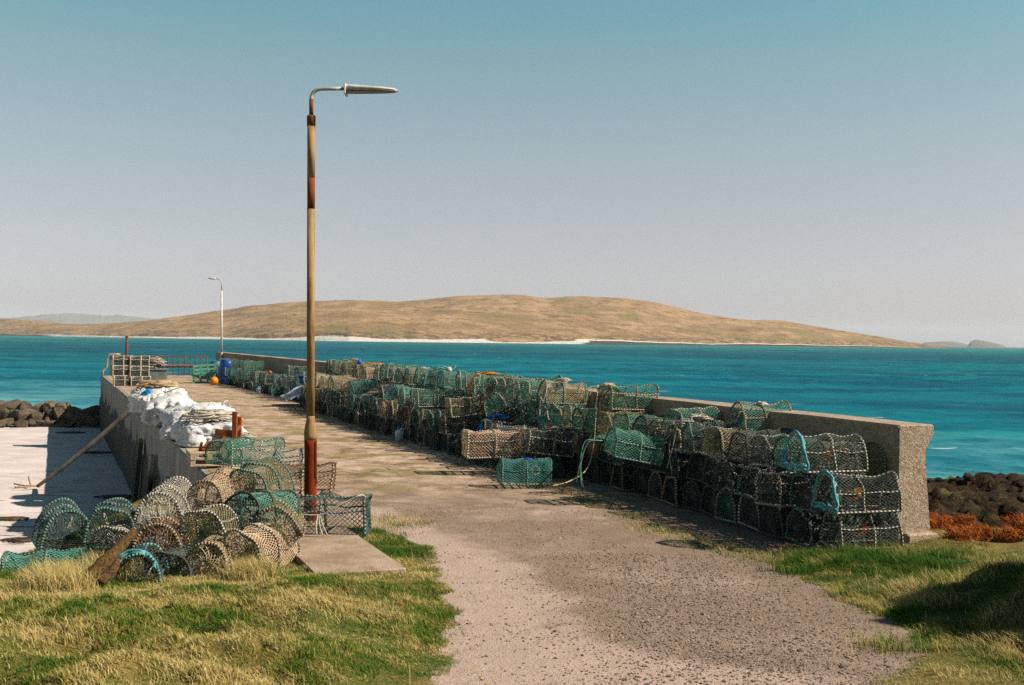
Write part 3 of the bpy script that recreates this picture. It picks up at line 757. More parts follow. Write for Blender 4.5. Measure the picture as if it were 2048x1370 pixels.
rg = np.random.RandomState(7)
WG = 'creels stacked along the parapet'
ROWN = ['bottom', 'second', 'third', 'top']
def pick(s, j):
    if j < 2 and rg.rand() < 0.78: return 'dark'  # lower rows mostly dark nets: the stack's deep shade put into colour
    if s < 4.6: c = ['dark', 'dark', 'olive', 'green']; p_ = [0.5, 0.2, 0.2, 0.1]
    elif s > 19: c = ['olive', 'tan', 'green', 'brown', 'dark']; p_ = [0.30, 0.22, 0.30, 0.08, 0.10]
    else: c = ['green', 'teal', 'olive', 'dark', 'tan']; p_ = [0.52, 0.16, 0.14, 0.12, 0.06]
    return rg.choice(c, p=p_)
LH = 0.352
# back rank against the parapet
col_s = np.arange(0.42, 24.6, 0.492); cnt = {}; core = []
for ci, s in enumerate(col_s):
    top = 3 if s < 5.3 else (4 if rg.rand() < 0.80 else 3)
    if 6.2 < s < 7.4 : top = 3
    s_ = s + rg.uniform(-0.05, 0.05)
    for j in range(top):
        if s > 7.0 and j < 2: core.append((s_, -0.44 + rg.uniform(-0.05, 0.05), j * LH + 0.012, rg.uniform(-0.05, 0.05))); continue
        net = pick(s, j); rope = rg.choice(['pale', 'tan', 'green', 'dark'], p=[0.40, 0.22, 0.22, 0.16] if j > 1 else [0.18, 0.14, 0.13, 0.55])  # ropes in the lower rows darkened too, painting in shade
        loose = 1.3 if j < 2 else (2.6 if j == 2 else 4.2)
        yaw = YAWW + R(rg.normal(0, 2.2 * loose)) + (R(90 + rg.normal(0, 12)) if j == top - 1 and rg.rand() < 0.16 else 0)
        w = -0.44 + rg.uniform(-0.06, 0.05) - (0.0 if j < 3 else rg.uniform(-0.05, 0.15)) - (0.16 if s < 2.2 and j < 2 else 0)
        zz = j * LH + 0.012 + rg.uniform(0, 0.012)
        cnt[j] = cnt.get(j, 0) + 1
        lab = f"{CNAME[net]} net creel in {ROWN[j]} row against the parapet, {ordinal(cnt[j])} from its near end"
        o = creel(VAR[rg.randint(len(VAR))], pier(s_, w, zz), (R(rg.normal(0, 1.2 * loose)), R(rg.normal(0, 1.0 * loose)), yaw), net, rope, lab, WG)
# front rank, lower
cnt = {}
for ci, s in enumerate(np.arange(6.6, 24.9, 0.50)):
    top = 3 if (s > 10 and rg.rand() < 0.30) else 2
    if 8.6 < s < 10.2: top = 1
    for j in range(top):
        net = pick(s, j); rope = rg.choice(['pale', 'tan', 'green', 'dark'], p=[0.42, 0.18, 0.25, 0.15] if j > 0 else [0.15, 0.12, 0.13, 0.60])  # bottom row ropes mostly dark, shade painted into their colour
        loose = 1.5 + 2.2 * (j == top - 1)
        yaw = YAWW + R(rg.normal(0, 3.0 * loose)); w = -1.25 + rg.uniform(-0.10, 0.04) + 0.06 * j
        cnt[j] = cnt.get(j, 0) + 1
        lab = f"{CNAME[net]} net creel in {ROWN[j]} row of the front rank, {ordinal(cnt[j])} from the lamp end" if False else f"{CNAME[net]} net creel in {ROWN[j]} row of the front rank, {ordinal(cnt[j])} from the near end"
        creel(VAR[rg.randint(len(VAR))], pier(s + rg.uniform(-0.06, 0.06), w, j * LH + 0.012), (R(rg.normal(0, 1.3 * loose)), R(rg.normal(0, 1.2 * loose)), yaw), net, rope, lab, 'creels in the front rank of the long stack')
# the creels wholly behind the front rank, past the count of single ones
mb = MB(); CL, CW, CH = 0.68, 0.43, 0.35
for hx_ in (-CL / 2, 0, CL / 2):
    y, z = arch(CW, CH, 2.5, 14); mb.tube(np.stack([np.full(14, hx_), y, z], 1), 0.012, 4, cap=False)
for sy in (-1, 1): mb.tube([(-CL / 2, sy * CW / 2, 0.014), (CL / 2, sy * CW / 2, 0.014)], 0.012, 4, cap=False)
y, z = arch(CW, CH, 2.5, 31); PT = np.empty((17, 31, 3)); PT[:, :, 0] = np.linspace(-CL / 2, CL / 2, 17)[:, None]; PT[:, :, 1] = y; PT[:, :, 2] = z; diamond(PT, mb, 0.0034)
yb = np.concatenate([y, np.linspace(CW / 2, -CW / 2, 11)[1:-1]]); zb = np.concatenate([z, np.zeros(9)])
for sx in (-1, 1):
    PT = np.stack([np.stack([np.full(40, sx * CL / 2), yb * (1 - q), zb * (1 - q) + CH * 0.45 * q], 1) for q in np.linspace(0, 0.9, 7)], 0); diamond(PT, mb, 0.0034, True)
cv = np.concatenate(mb.v); cf = np.array(mb.f); VV = []; FF = []
for k, (s, w, zz, dy) in enumerate(core):
    a = YAWW + dy; ca, sa = math.cos(a), math.sin(a); p0_ = pier(s, w, zz)
    VV.append(np.stack([cv[:, 0] * ca - cv[:, 1] * sa + p0_.x, cv[:, 0] * sa + cv[:, 1] * ca + p0_.y, cv[:, 2] + p0_.z], 1)); FF.append(cf + k * len(cv))
me = rawmesh('stack_core', np.concatenate(VV), np.concatenate(FF), [NET['dark']], False)  # dark netting throughout, painting in the gloom behind the front rank
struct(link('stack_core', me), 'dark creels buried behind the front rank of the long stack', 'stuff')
# far group
cnt = {}
for ci, s in enumerate(np.arange(27.5, 45.5, 0.62)):
    top = 2 if rg.rand() < 0.75 else 3
    for j in range(top):
        net = rg.choice(['green', 'teal', 'dark', 'green']) if s < 33 or s > 38 else rg.choice(['dark', 'dark', 'green'])
        rope = rg.choice(['green', 'pale', 'dark'])
        cnt[j] = cnt.get(j, 0) + 1
        lab = f"{CNAME[net]} creel in {ROWN[j]} row of the far stack, {ordinal(cnt[j])} from the lamp"
        lab = f"{CNAME[net]} creel in {ROWN[j]} row of the far stack, {ordinal(cnt[j])} from its near end"
        creel(VAR[rg.randint(len(VAR))], pier(s + rg.uniform(-0.08, 0.08), far_shift(s) - 0.75 + rg.uniform(-0.15, 0.1), j * 0.375 + 0.012), (R(rg.normal(0, 2.5)), R(rg.normal(0, 2.5)), YAWW + R(rg.normal(0, 9))), net, rope, lab, 'creels in the far stack on the pier')

SINGLE = 'loose creels set apart from the stacks'
def at_px(var, px, py, d, yaw, net, rope, label, roll=0.0, pitch=0.0, group=None, frame=None, ring='pale', dark=None, anchor='center'):
    """creel whose centre is seen at the photo pixel, d metres ahead; yaw in degrees is where its long axis points"""
    rot = Matrix.Rotation(R(yaw), 3, 'Z') @ Matrix.Rotation(R(pitch), 3, 'Y') @ Matrix.Rotation(R(roll), 3, 'X')
    c0 = P(px, py, d)
    off = Vector((0, 0, var['H'] / 2)) if anchor == 'center' else Vector((-var['L'] / 2, 0, var['H'] / 2))
    loc = c0 - rot @ off
    return creel(var, loc, rot.to_euler(), net, rope, label, group, ring, dark)
# named creels of the long stack
at_px(VAR[4], 1254, 796, 17.2, 21, 'green', 'tan', 'open sided green creel standing highest on the stack, its long side showing', group=WG)
at_px(VAR[1], 1520, 836, 14.4, 24, 'green', 'tan', 'green arched creel lying along the coping near the wall end, cream coil on top', group=WG)
at_px(VAR[0], 1385, 845, 15.2, 30, 'green', 'pale', 'green creel with sagging netting beside the highest creel of the stack', roll=8, group=WG)
at_px(VAR[4], 783, 757, 30.5, 8, 'tan', 'tan', 'sunlit tan box creel side on, high on the left of the stack', group=WG)
at_px(BOXV[0], 987, 888, 18.0, 12, 'tan', 'pale', 'tan box creel jutting out of the front of the stack', group=SINGLE)
at_px(VAR[3], 1048, 943, 16.6, 10, 'teal', 'green', 'teal creel on the ground in front of the stack, blue twine on top', group=SINGLE)
at_px(VAR[5], 850, 805, 24.0, 40, 'olive', 'tan', 'olive creel tipped on its corner halfway along the stack', roll=25, pitch=-20, group=WG)
at_px(VAR[2], 1270, 893, 15.0, 15, 'green', 'green', 'green creel end hanging out flat below the highest creel', roll=4, pitch=12, group=WG)
at_px(VAR[3], 1010, 815, 20.0, 55, 'green', 'pale', 'green creel tilted on its side across the middle of the stack', roll=-30, pitch=16, group=WG)
# rope tangles, loops and floats strewn over the stack
cols = ['pale', 'green', 'tan', 'pale', 'blue', 'green', 'orange', 'pale', 'teal', 'tan', 'pale', 'green', 'orange', 'pale', 'tan', 'green']
CN2 = {'pale': 'cream', 'green': 'green', 'tan': 'tan', 'blue': 'blue', 'orange': 'orange', 'teal': 'teal'}
for k, c_ in enumerate(cols):
    s = 3.4 + k * 1.36 + rg.uniform(-0.3, 0.3); back = k % 3 != 1
    rr = np.random.RandomState(400 + k); mb = rope_heap_mesh(rr, rr.uniform(0.16, 0.3), rr.uniform(0.12, 0.22), rr.uniform(0.05, 0.12), int(rr.randint(7, 14)), 0.008)
    for q in range(3):      # ends that trail down the front
        y0 = rr.uniform(-0.15, 0.15); ln = rr.uniform(0.25, 0.75); mb.tube(smooth_path([(-0.1, y0, 0.03), (-0.3, y0 + 0.03, 0.0), (-0.40, y0 + rr.uniform(-0.1, 0.1), -ln * 0.5), (-0.42 + rr.uniform(-0.06, 0.04), y0 + rr.uniform(-0.2, 0.2), -ln)], 5), 0.007, 4)
    o = mb.build('rope_tangle', ROPE[c_], None, True); top_ = 1.42 if (back and s > 5.4) else (1.08 if back else 0.74)
    o.location = pier(s, -0.45 if back else -1.22, top_); o.rotation_euler = (0, 0, YAWW)
    tag(o, '%s rope tangle trailing over the long stack, %s of the tangles from its near end' % (CN2[c_], ordinal(k + 1)), 'rope', 'rope tangles strewn over the long stack')
for k, (s, w, zz, cm, nm) in enumerate(((9.1, -1.15, 0.80, 'orange', 'orange'), (13.4, -0.6, 1.48, 'pale', 'cream'), (17.2, -1.25, 0.80, 'orange', 'orange'), (20.9, -0.7, 1.48, 'blue', 'blue'), (33.5, -0.9, 0.80, 'orange', 'orange'))):
    f_ = thing('net_float', '%s net float lodged on the stack, %s float from the near end' % (nm, ordinal(k + 1)), 'float', pier(s, w + (far_shift(s) if s > 29 else 0), zz), (R(70), 0, k), 'small net floats on the stacks')
    mb = MB(); lathe(mb, [(0.016, -0.075), (0.05, -0.06), (0.068, -0.02), (0.068, 0.02), (0.05, 0.06), (0.016, 0.075)], 14); mb.build('bobbin', ROPE[cm], f_, True)
    rope_part('lanyard', smooth_path([(0, 0, 0.07), (0.05, 0, 0.14), (0.12, 0.06, 0.12), (0.2, 0.1, 0.0)], 4), 0.005, ROPE['pale'], f_, 4)
# three dark rope-lashed creels at the wall end
E_ = 'dark creels stacked at the wall end'
e1 = at_px(VAR[0], 1722, 1058, 11.72, 14, 'dark', 'pale', 'dark lashed creel at the foot of the wall end, grass against it', group=E_)
e2 = at_px(VAR[1], 1716, 986, 11.70, 12, 'dark', 'pale', 'dark creel with thick teal rope, middle of the three at the wall end', group=E_)
e3 = at_px(VAR[5], 1655, 908, 11.95, 12, 'dark', 'pale', 'dark creel with teal rope, topmost of the three at the wall end', group=E_)
for k, (e_, n_) in enumerate(((e1, 0), (e2, 1), (e3, 1))):
    rr = np.random.RandomState(50 + k)
    mb = rope_heap_mesh(rr, 0.10, 0.06, 0.16, 9, 0.006)
    o = mb.build('bait_band', ROPE['orange'], e_, True); o.location = (0.02, 0.0, 0.08)
    if n_:
        # doubled teal rope round the near hoop and along the base edge
        for q in range(3):
            y_, z_ = arch(0.48 + 0.02 * q, 0.385 + 0.01 * q, 2.2, 24)
            pts = np.stack([-0.365 + 0.012 * rr.randn(24), y_, z_ + 0.012], 1)
            rope_part('teal_rope', pts, 0.012, ROPE['teal'], e_)
            ln = np.linspace(-0.26, 0.25, 14); rope_part('teal_rope', np.stack([-0.38 + 0.02 * rr.randn(14), ln, 0.03 + 0.022 * q + 0.012 * rr.randn(14)], 1), 0.013, ROPE['teal'], e_)
# ---- pile of creels on the grass at the left
LG = 'creels heaped on the grass left of the lamp'
pile = [  # px, py, d, yaw, roll, pitch, variant, net, rope, label
    (134, 1064, 10.6, 118, 0, 0, 0, 'dark', 'green', 'dark creel with dull green hoops at the far left of the grass heap'),
    (222, 1060, 10.6, 104, 4, 0, 2, 'dark', 'green', 'dark green creel second from the left in the grass heap'),
    (314, 1028, 10.7, 94, 0, -4, 0, 'grey', 'grey', 'pale grey round-ended creel on top of the heap, netting drawn to a knot'),
    (404, 1000, 11.2, 84, 3, -4, 1, 'tan', 'tan', 'tan netted creel at the top of the heap beside the quay end'),
    (496, 978, 11.6, 80, 0, -5, 2, 'olive', 'green', 'olive green creel standing highest at the back of the heap'),
    (228, 1098, 10.5, 84, 0, 0, 2, 'grey', 'pale', 'pale creel end low behind the driftwood log'),
    (310, 1092, 10.25, 92, -4, 0, 0, 'brown', 'tan', 'brown flat-bottomed creel end in the middle of the heap'),
    (406, 1064, 10.45, 78, -16, 0, 2, 'olive', 'pale', 'olive creel tilted left in the middle of the heap'),
    (480, 1024, 10.75, 68, 24, 6, 0, 'green', 'dark', 'dark green creel rolled over on the right of the heap, pale eye showing'),
    (545, 1058, 10.7, 98, -26, 0, 1, 'olive', 'tan', 'olive creel leaning at the right end of the heap beside the slab'),
    (407, 1128, 10.1, 88, 4, 0, 1, 'tan', 'tan', 'tan creel end half sunk in the grass at the front of the heap'),
    (482, 1108, 10.3, 70, 14, 0, 2, 'tan', 'pale', 'tan creel lying low under the rolled one, dry grass caught on it'),
    (270, 1152, 9.75, 96, 2, 0, 1, 'dark', 'teal', 'creel end wound with teal rope, lowest at the front of the heap'),
    (336, 1150, 10.0, 88, 0, 0, 2, 'dark', 'dark', 'small dark creel end under the brown one at the front'),
    (96, 1146, 10.2, 8, 0, 0, 1, 'green', 'green', 'green net creel lying lengthwise in grass at the far left'),
]
PL = {}
for k, (px_, py_, d_, yw, rl, pt, vi, nt, rp, lb) in enumerate(pile):
    rp = {'grey': 'pale'}.get(rp, rp)
    PL[k] = at_px(NEARV[vi], px_, py_, d_, yw, nt, rp, lb, rl, pt, LG, anchor='center' if k == 14 else 'end')
rr = np.random.RandomState(5)
for k, colr in ((12, 'teal'),):
    for q in range(3):
        y_, z_ = arch(0.47 + 0.02 * q, 0.385 + 0.01 * q, 2.2, 24)
        rope_part('teal_rope', np.stack([-0.345 + 0.012 * rr.randn(24), y_, z_ + 0.012], 1)[6:], 0.010, ROPE[colr], PL[k])
# creels round the lamp
b1 = at_px(BOXV[0], 650, 1030, 12.25, 1, 'dark', 'green', 'dark box creel tied with cream rope on the slab before the lamp', group='creels round the lamp foot')
at_px(VAR[4], 600, 958, 13.7, 4, 'brown', 'tan', 'brown lashed creel behind the foot of the lamp', group='creels round the lamp foot')
at_px(VAR[4], 540, 928, 15.2, 14, 'grey', 'green', 'pale netted box creel between the lamp and the pallet', group='creels round the lamp foot')
at_px(VAR[4], 505, 905, 16.4, 30, 'green', 'pale', 'dark green box creel on end behind the pale netted one', pitch=0, group='creels round the lamp foot')
at_px(VAR[2], 462, 903, 17.2, 70, 'green', 'green', 'green creel beside the pallet with white lashings', group='creels round the lamp foot')
# cream rope tied over the box creel
cr_pts = [P(590, 1028, 11.95), P(640, 1030, 11.9), P(668, 1016, 11.9), P(700, 1000, 11.92), P(722, 990, 11.95), P(733, 996, 12.2)]
cro = thing('cream_rope', 'cream rope tied across the box creel at the lamp foot', 'rope', P(640, 1030, 11.9))
rope_part('strand', smooth_path([p_ - cro.location for p_ in cr_pts], 8), 0.009, ROPE['pale'], cro)
for dx in (-4, 3, 9):
    rope_part('loose_end', smooth_path([P(637 + dx * 0.3, 1030, 11.9) - cro.location, P(636 + dx, 1050, 11.86) - cro.location, P(640 + dx * 1.6, 1070, 11.84) - cro.location], 6), 0.008, ROPE['pale'], cro)
# rope hanging down the front of the stack
pts = smooth_path([P(1196, 770, 17.3), P(1192, 830, 16.9), P(1186, 900, 16.6), P(1172, 940, 16.2), P(1140, 962, 15.8), P(1105, 972, 15.6)], 8)
h_ = MB(); h_.tube(pts, 0.009, 5); tag(h_.build('hanging_rope', ROPE['tan'], None, True), 'thin tan rope hanging down the front of the long stack', 'rope')
cc = rope_heap_mesh(np.random.RandomState(3), 0.10, 0.10, 0.05, 9, 0.007); o = cc.build('rope_coil', ROPE['pale'], None, True)
o.location = P(1522, 812, 14.3); tag(o, 'small cream rope coil on the creel near the wall end', 'rope')
bt = rope_heap_mesh(np.random.RandomState(9), 0.09, 0.05, 0.06, 7, 0.006); o = bt.build('blue_twine', ROPE['blue'], None, True)
o.location = P(1056, 924, 16.6); tag(o, 'tangle of blue twine on the teal creel on the ground', 'rope')
# ------------------------------------------------------------------ street lamps
t = NT('lamp_paint'); v = t.obj()
c = t.mix(t.rng(t.noise(t.mapping(v, (8, 8, 1.2)), 2.2, 5, 0.65), 0.42, 0.66), (0.37, 0.245, 0.135), (0.19, 0.105, 0.05))
c = t.mix(t.rng(t.noise(t.mapping(v, (6, 6, 1.5)), 5, 4, 0.7), 0.66, 0.72), c, (0.20, 0.065, 0.03))
LAMPP = t.done(c, 0.8, t.bump(t.noise(v, 60, 4), 0.5, 0.004), 0.12)
t = NT('red_oxide'); v = t.obj()
c = t.mix(t.rng(t.noise(t.mapping(v, (5, 5, 1.5)), 3, 5, 0.65), 0.40, 0.65), (0.20, 0.050, 0.027), (0.12, 0.034, 0.02))
c = t.mix(t.rng(t.noise(v, 14, 4, 0.7), 0.64, 0.72), c, (0.09, 0.03, 0.018))
REDOX = t.done(c, 0.85, t.bump(t.noise(v, 50, 4), 0.5, 0.005), 0.12)
GALV = mottled('galvanised', (0.33, 0.34, 0.31), (0.46, 0.46, 0.42), 12, 0.45, 0.15, 50, 0.002)
LANT = mottled('lantern_shell', (0.50, 0.47, 0.42), (0.66, 0.63, 0.58), 9, 0.5, 0.2, 40, 0.003)
LENS = mottled('lantern_lens', (0.10, 0.095, 0.08), (0.17, 0.155, 0.12), 9, 0.25, 0.1, 40, 0.002, spec=0.5)
DROPS = mottled('dark_lichen', (0.08, 0.07, 0.05), (0.16, 0.14, 0.10), 20, 0.9, 0)

BAND = mottled('brown_rust', (0.20, 0.075, 0.036), (0.13, 0.05, 0.027), 9, 0.85, 0.5, 50, 0.004, spec=0.12)
D_ = 12.95
bot = P(620.5, 1050, D_); bot.z = 0.05; topp = P(622.5, 230, D_)
l1 = thing('street_lamp', 'tall rusty lamp post with cream shaft and red base beside the creels', 'street lamp', bot)
dirv = (topp - bot); Hs = dirv.length; l1.rotation_euler = Vector((0, 0, 1)).rotation_difference(dirv).to_euler()
sc_ = Hs / (1050 - 230)          # metres per photo pixel up the post
def zy(y): return (1050 - y) * sc_
mb = MB(); lathe(mb, [(0.075, -0.06), (0.072, 0.02), (0.070, zy(900)), (0.0705, zy(884))]); mb.build('column_base', REDOX, l1, True)
mb = MB(); lathe(mb, [(0.0715, zy(886)), (0.073, zy(878)), (0.072, zy(868)), (0.062, zy(857)), (0.047, zy(846)), (0.0465, zy(838))]); mb.build('swaged_collar', LAMPP, l1, True)
mb = MB(); lathe(mb, [(0.0462, zy(840)), (0.0452, zy(650)), (0.0445, zy(420))]); mb.build('lower_shaft', LAMPP, l1, True)
mb = MB(); lathe(mb, [(0.0440, zy(421)), (0.0440, zy(356))]); mb.build('bare_band', BAND, l1, True)
mb = MB(); lathe(mb, [(0.0448, zy(357)), (0.0445, zy(250))]); mb.build('upper_shaft', LAMPP, l1, True)
mb = MB(); lathe(mb, [(0.049, zy(252)), (0.050, zy(234)), (0.044, zy(231)), (0.02, zy(230.5))]); mb.build('top_collar', BAND, l1, True)
mb = MB(); lathe(mb, [(0.024, zy(232)), (0.024, zy(198))], 12); mb.build('spigot', BAND, l1, True)
bd = [(0, 0, zy(200))] + [(0.115 * (1 - math.cos(q)), 0, zy(196) + 0.105 * math.sin(q)) for q in np.linspace(0, math.pi / 2, 9)] + [(0.2, 0, zy(196) + 0.107), (0.36, 0, zy(196) + 0.109)]
mb = MB(); mb.tube(bd, 0.0215, 12); mb.build('bracket_arm', GALV, l1, True)
mb = MB(); mb.tube([(0.35, 0, zy(196) + 0.109), (0.395, 0, zy(196) + 0.106)], 0.015, 10); mb.build('lantern_neck', RUBBER, l1, True)
# lantern: shallow shell over a lens, both taper to the nose
def lantern_half(up):
    v = []; f = []; N = 14; M_ = 9; L_ = 0.60; x0 = 0.385; zc = zy(196) + 0.095
    for i in range(N + 1):
        q = i / N; w = 0.095 * (1 - max(0, q - 0.55) ** 2 * 3.6) * min(1, 0.75 + q * 2); h = (0.062 if up else 0.040) * (1 - 0.55 * q) * (1 - (max(0, q - 0.9) * 10) ** 2 * 0.7)
        for k in range(M_):
            a = math.pi * k / (M_ - 1)
            v.append((x0 + L_ * q, w * math.cos(a), zc - 0.012 * q + (0.002 if up else -0.002) + (h if up else -h) * math.sin(a) ** 0.6))
    for i in range(N):
        for k in range(M_ - 1): f.append((i * M_ + k, i * M_ + k + 1, (i + 1) * M_ + k + 1, (i + 1) * M_ + k))
        f.append((i * M_ + M_ - 1, i * M_, (i + 1) * M_, (i + 1) * M_ + M_ - 1))
    f += [tuple(range(M_)), tuple(N * M_ + k for k in range(M_))]
    return v, f
mb = MB(); mb.add(*lantern_half(True)); sh = mb.build('lantern_shell', LANT, l1, True)
mb = MB(); mb.add(*lantern_half(False)); mb.build('lantern_lens', LENS, l1, True)
mb = MB(); mb.box((0.392, 0, zy(196) + 0.094), (0.02, 0.185, 0.125), None, 0, 0.006); mb.build('end_plate', LANT, l1)
for q in (0.49, 0.62, 0.70):
    mb = MB(); lathe(mb, [(0.012, -0.004), (0.011, 0.003), (0.004, 0.006)], 8); o = mb.build('lichen_spot', DROPS, sh); o.location = (q, -0.045, zy(196) + 0.143 - (q - 0.45) * 0.05); o.rotation_euler = (R(38), 0, 0)
# small door and cable strap on the base
mb = MB(); mb.box((0.066, -0.012, zy(925)), (0.012, 0.075, 0.42), None, 0, 0.004); mb.build('access_door', REDOX, l1)
mb = MB(); mb.tube([(0.07, -0.03, zy(930)), (0.075, -0.035, zy(960)), (0.078, -0.03, zy(975))], 0.006, 5); mb.build('cable', RUBBER, l1)

fb = P(443, 752, 58.0); fb.z = 0.0; ft = P(443.3, 566, 58.0)
l2 = thing('street_lamp', 'slim pale lamp post far off at the end of the pier', 'street lamp', fb)
dv = ft - fb; Hs = dv.length; l2.rotation_euler = Vector((0, 0, 1)).rotation_difference(dv).to_euler()
mb = MB(); lathe(mb, [(0.085, 0), (0.085, 1.1), (0.06, 1.25), (0.055, 1.3)], 12); mb.build('column_base', GALV, l2, True)
mb = MB(); lathe(mb, [(0.055, 1.28), (0.045, Hs - 0.4)], 12); mb.build('shaft', LANT, l2, True)
mb = MB(); mb.tube([(0, 0, Hs - 0.42), (0, 0, Hs), (-0.03, 0, Hs + 0.12), (-0.14, 0, Hs + 0.2), (-0.30, 0, Hs + 0.23)], 0.028, 8); mb.build('bracket_arm', GALV, l2, True)
mb = MB(); mb.tube([(-0.28, 0, Hs + 0.22), (-0.36, 0, Hs + 0.225), (-0.6, 0, Hs + 0.235), (-0.68, 0, Hs + 0.24)], [0.03, 0.06, 0.05, 0.02], 10); mb.build('lantern', LANT, l2, True)

# ------------------------------------------------------------------ far end of the pier: railing, post, stacked gear
FA, FB = pier(53.6, -PW + 0.15), pier(53.4, far_shift(53.4) - 0.25)
RAILM = mottled('dull_rail', (0.13, 0.06, 0.04), (0.22, 0.11, 0.07), 8, 0.9, 0.4, 40, 0.005)
rl = thing('railing', 'rusty post and rail fence across the end of the pier', 'railing', FA)
dx = FB - FA; nP = 18
for k in range(nP):
    b = dx * (k / (nP - 1)); mb = MB(); mb.tube([(b.x, b.y, -0.05), (b.x, b.y, 1.02)], 0.032, 6); mb.build('post', RAILM, rl)
mb = MB(); mb.tube([(0, 0, 1.02), (dx.x, dx.y, 1.02)], 0.035, 6); mb.build('top_rail', RAILM, rl)
mb = MB(); mb.tube([(dx.x * 0.02, dx.y * 0.02, 0.50), (dx.x, dx.y, 0.50)], 0.075, 8); mb.build('middle_rail', RAILM, rl)
PALE = mottled('flaking_paint', (0.50, 0.42, 0.36), (0.32, 0.14, 0.08), 5, 0.8, 0.3, 30, 0.005)
hr_ = thing('ladder_hoop', 'pale hooped handrail on the left corner at the pier end', 'handrail', pier(52.9, -PW + 0.05))
for s_ in (0, 0.55):
    o_ = U * s_
    mb = MB(); mb.tube([(o_.x - 0.25, o_.y - 0.1, -0.35), (o_.x - 0.3, o_.y - 0.1, 0.25), (o_.x - 0.12, o_.y, 0.45), (o_.x - 0.1, o_.y, 0.95), (o_.x, o_.y, 1.1), (o_.x + 0.25, o_.y + 0.1, 1.12), (o_.x + 0.5, o_.y + 0.2, 1.1)], 0.045, 8); mb.build('hoop', PALE, hr_, True)
pp = P(252.5, 752, 60.6); pp.z = 0
po = thing('steel_post', 'tall brown steel post standing at the pier end', 'post', pp)
mb = MB(); lathe(mb, [(0.07, -0.1), (0.065, 2.02), (0.06, 2.05)], 10); mb.build('shaft', RUST, po, True)
mb = MB(); lathe(mb, [(0.085, 2.0), (0.085, 2.07), (0.04, 2.09)], 10); mb.build('cap', RUST, po, True)
WOODC = mottled('weathered_wood', (0.36, 0.27, 0.17), (0.52, 0.41, 0.28), 8, 0.85, 0.4, 40, 0.006)
kk = 0
for (px_, py_, d_, yw, lb) in ((244, 722, 47.6, 21, 'topmost box creel on the left of the pier end stack'), (279, 723, 47.8, 19, 'topmost box creel on the right of the pier end stack'),
                               (243, 742, 47.5, 24, 'left box creel in the middle of the pier end stack'), (279, 744, 47.7, 17, 'right box creel in the middle of the pier end stack'),
                               (246, 763, 47.4, 22, 'left box creel at the bottom of the pier end stack'), (281, 764, 47.6, 18, 'right box creel at the bottom of the pier end stack')):
    at_px(FARV, px_, py_, d_, yw, 'dark', 'pale', 'pale framed ' + lb, group='box creels stacked at the pier end', ring='tan', dark=WOODC)
def tub(loc, rotz, size, mat, name, label, cat, taper=0.9):
    """open box with walls, rim and drain slots"""
    t_ = thing(name, label, cat, loc, (0, 0, rotz)); lx, ly, lz = size; th = 0.03
    mb = MB(); mb.box((0, 0, th / 2), (lx * taper, ly * taper, th)); mb.build('floor', mat, t_)
    for sx, sy in ((1, 0), (-1, 0), (0, 1), (0, -1)):
        mb = MB(); a = []
        for zz, q in ((0.0, taper), (lz, 1.0)):
            if sx: a += [(sx * lx / 2 * q, -ly / 2 * q, zz), (sx * lx / 2 * q, ly / 2 * q, zz), (sx * (lx / 2 * q - th), ly / 2 * q, zz), (sx * (lx / 2 * q - th), -ly / 2 * q, zz)]
            else: a += [(-lx / 2 * q + th, sy * ly / 2 * q, zz), (lx / 2 * q - th, sy * ly / 2 * q, zz), (lx / 2 * q - th, sy * (ly / 2 * q - th), zz), (-lx / 2 * q + th, sy * (ly / 2 * q - th), zz)]
        mb.add(a, [(0, 1, 2, 3), (7, 6, 5, 4), (0, 4, 5, 1), (1, 5, 6, 2), (2, 6, 7, 3), (3, 7, 4, 0)]); mb.build('side_panel', mat, t_)
    mb = MB(); q = 0.02
    mb.tube([(-lx / 2 - q, -ly / 2 - q, lz), (lx / 2 + q, -ly / 2 - q, lz), (lx / 2 + q, ly / 2 + q, lz), (-lx / 2 - q, ly / 2 + q, lz)], 0.03, 5, closed=True); mb.build('rim', mat, t_)
    return t_
GREYP = mottled('grey_plastic', (0.12, 0.15, 0.15), (0.20, 0.23, 0.22), 4, 0.6, 0.1, 20, 0.01)
tl = P(311, 762, 50.0); tl.z = 0.02
tub(tl, R(15), (1.0, 0.8, 0.62), GREYP, 'fish_tub', 'grey fish tub full of rope beside the pier end stack', 'tub')
mb = rope_heap_mesh(np.random.RandomState(4), 0.6, 0.5, 0.6, 26, 0.022); o = mb.build('rope_heap', ROPE['pale'], None, True); o.location = tl + Vector((0, 0, 0.55))
tag(o, 'cream rope heaped in the grey tub, ends trailing over', 'rope')
CRATE = mottled('green_crate', (0.10, 0.30, 0.19), (0.20, 0.42, 0.29), 5, 0.6, 0.1, 20, 0.01)
gl = P(408, 766, 51.0); gl.z = 0.02
for k, lb in enumerate(('lower green slatted crate near the blue barrel', 'upper green slatted crate leaning near the blue barrel')):
    c_ = thing('slatted_crate', lb, 'crate', gl + Vector((0.03 * k, 0, 0.42 * k)), (0, R(-5 * k), R(12 + 5 * k)), 'green crates at the pier end')
    for zz in (0.03, 0.2, 0.37):
        for sy in (-1, 1): mb = MB(); mb.box((0, sy * 0.3, zz), (0.95, 0.02, 0.07)); mb.build('slat', CRATE, c_)
        for sx in (-1, 1): mb = MB(); mb.box((sx * 0.465, 0, zz), (0.02, 0.58, 0.07)); mb.build('slat', CRATE, c_)
    for sx in (-0.46, -0.15, 0.15, 0.46):
        for sy in (-1, 1): mb = MB(); mb.box((sx, sy * 0.316, 0.2), (0.05, 0.012, 0.4)); mb.build('upright', CRATE, c_)
    mb = MB(); mb.box((0, 0, 0.012), (0.9, 0.56, 0.02)); mb.build('floor', CRATE, c_)
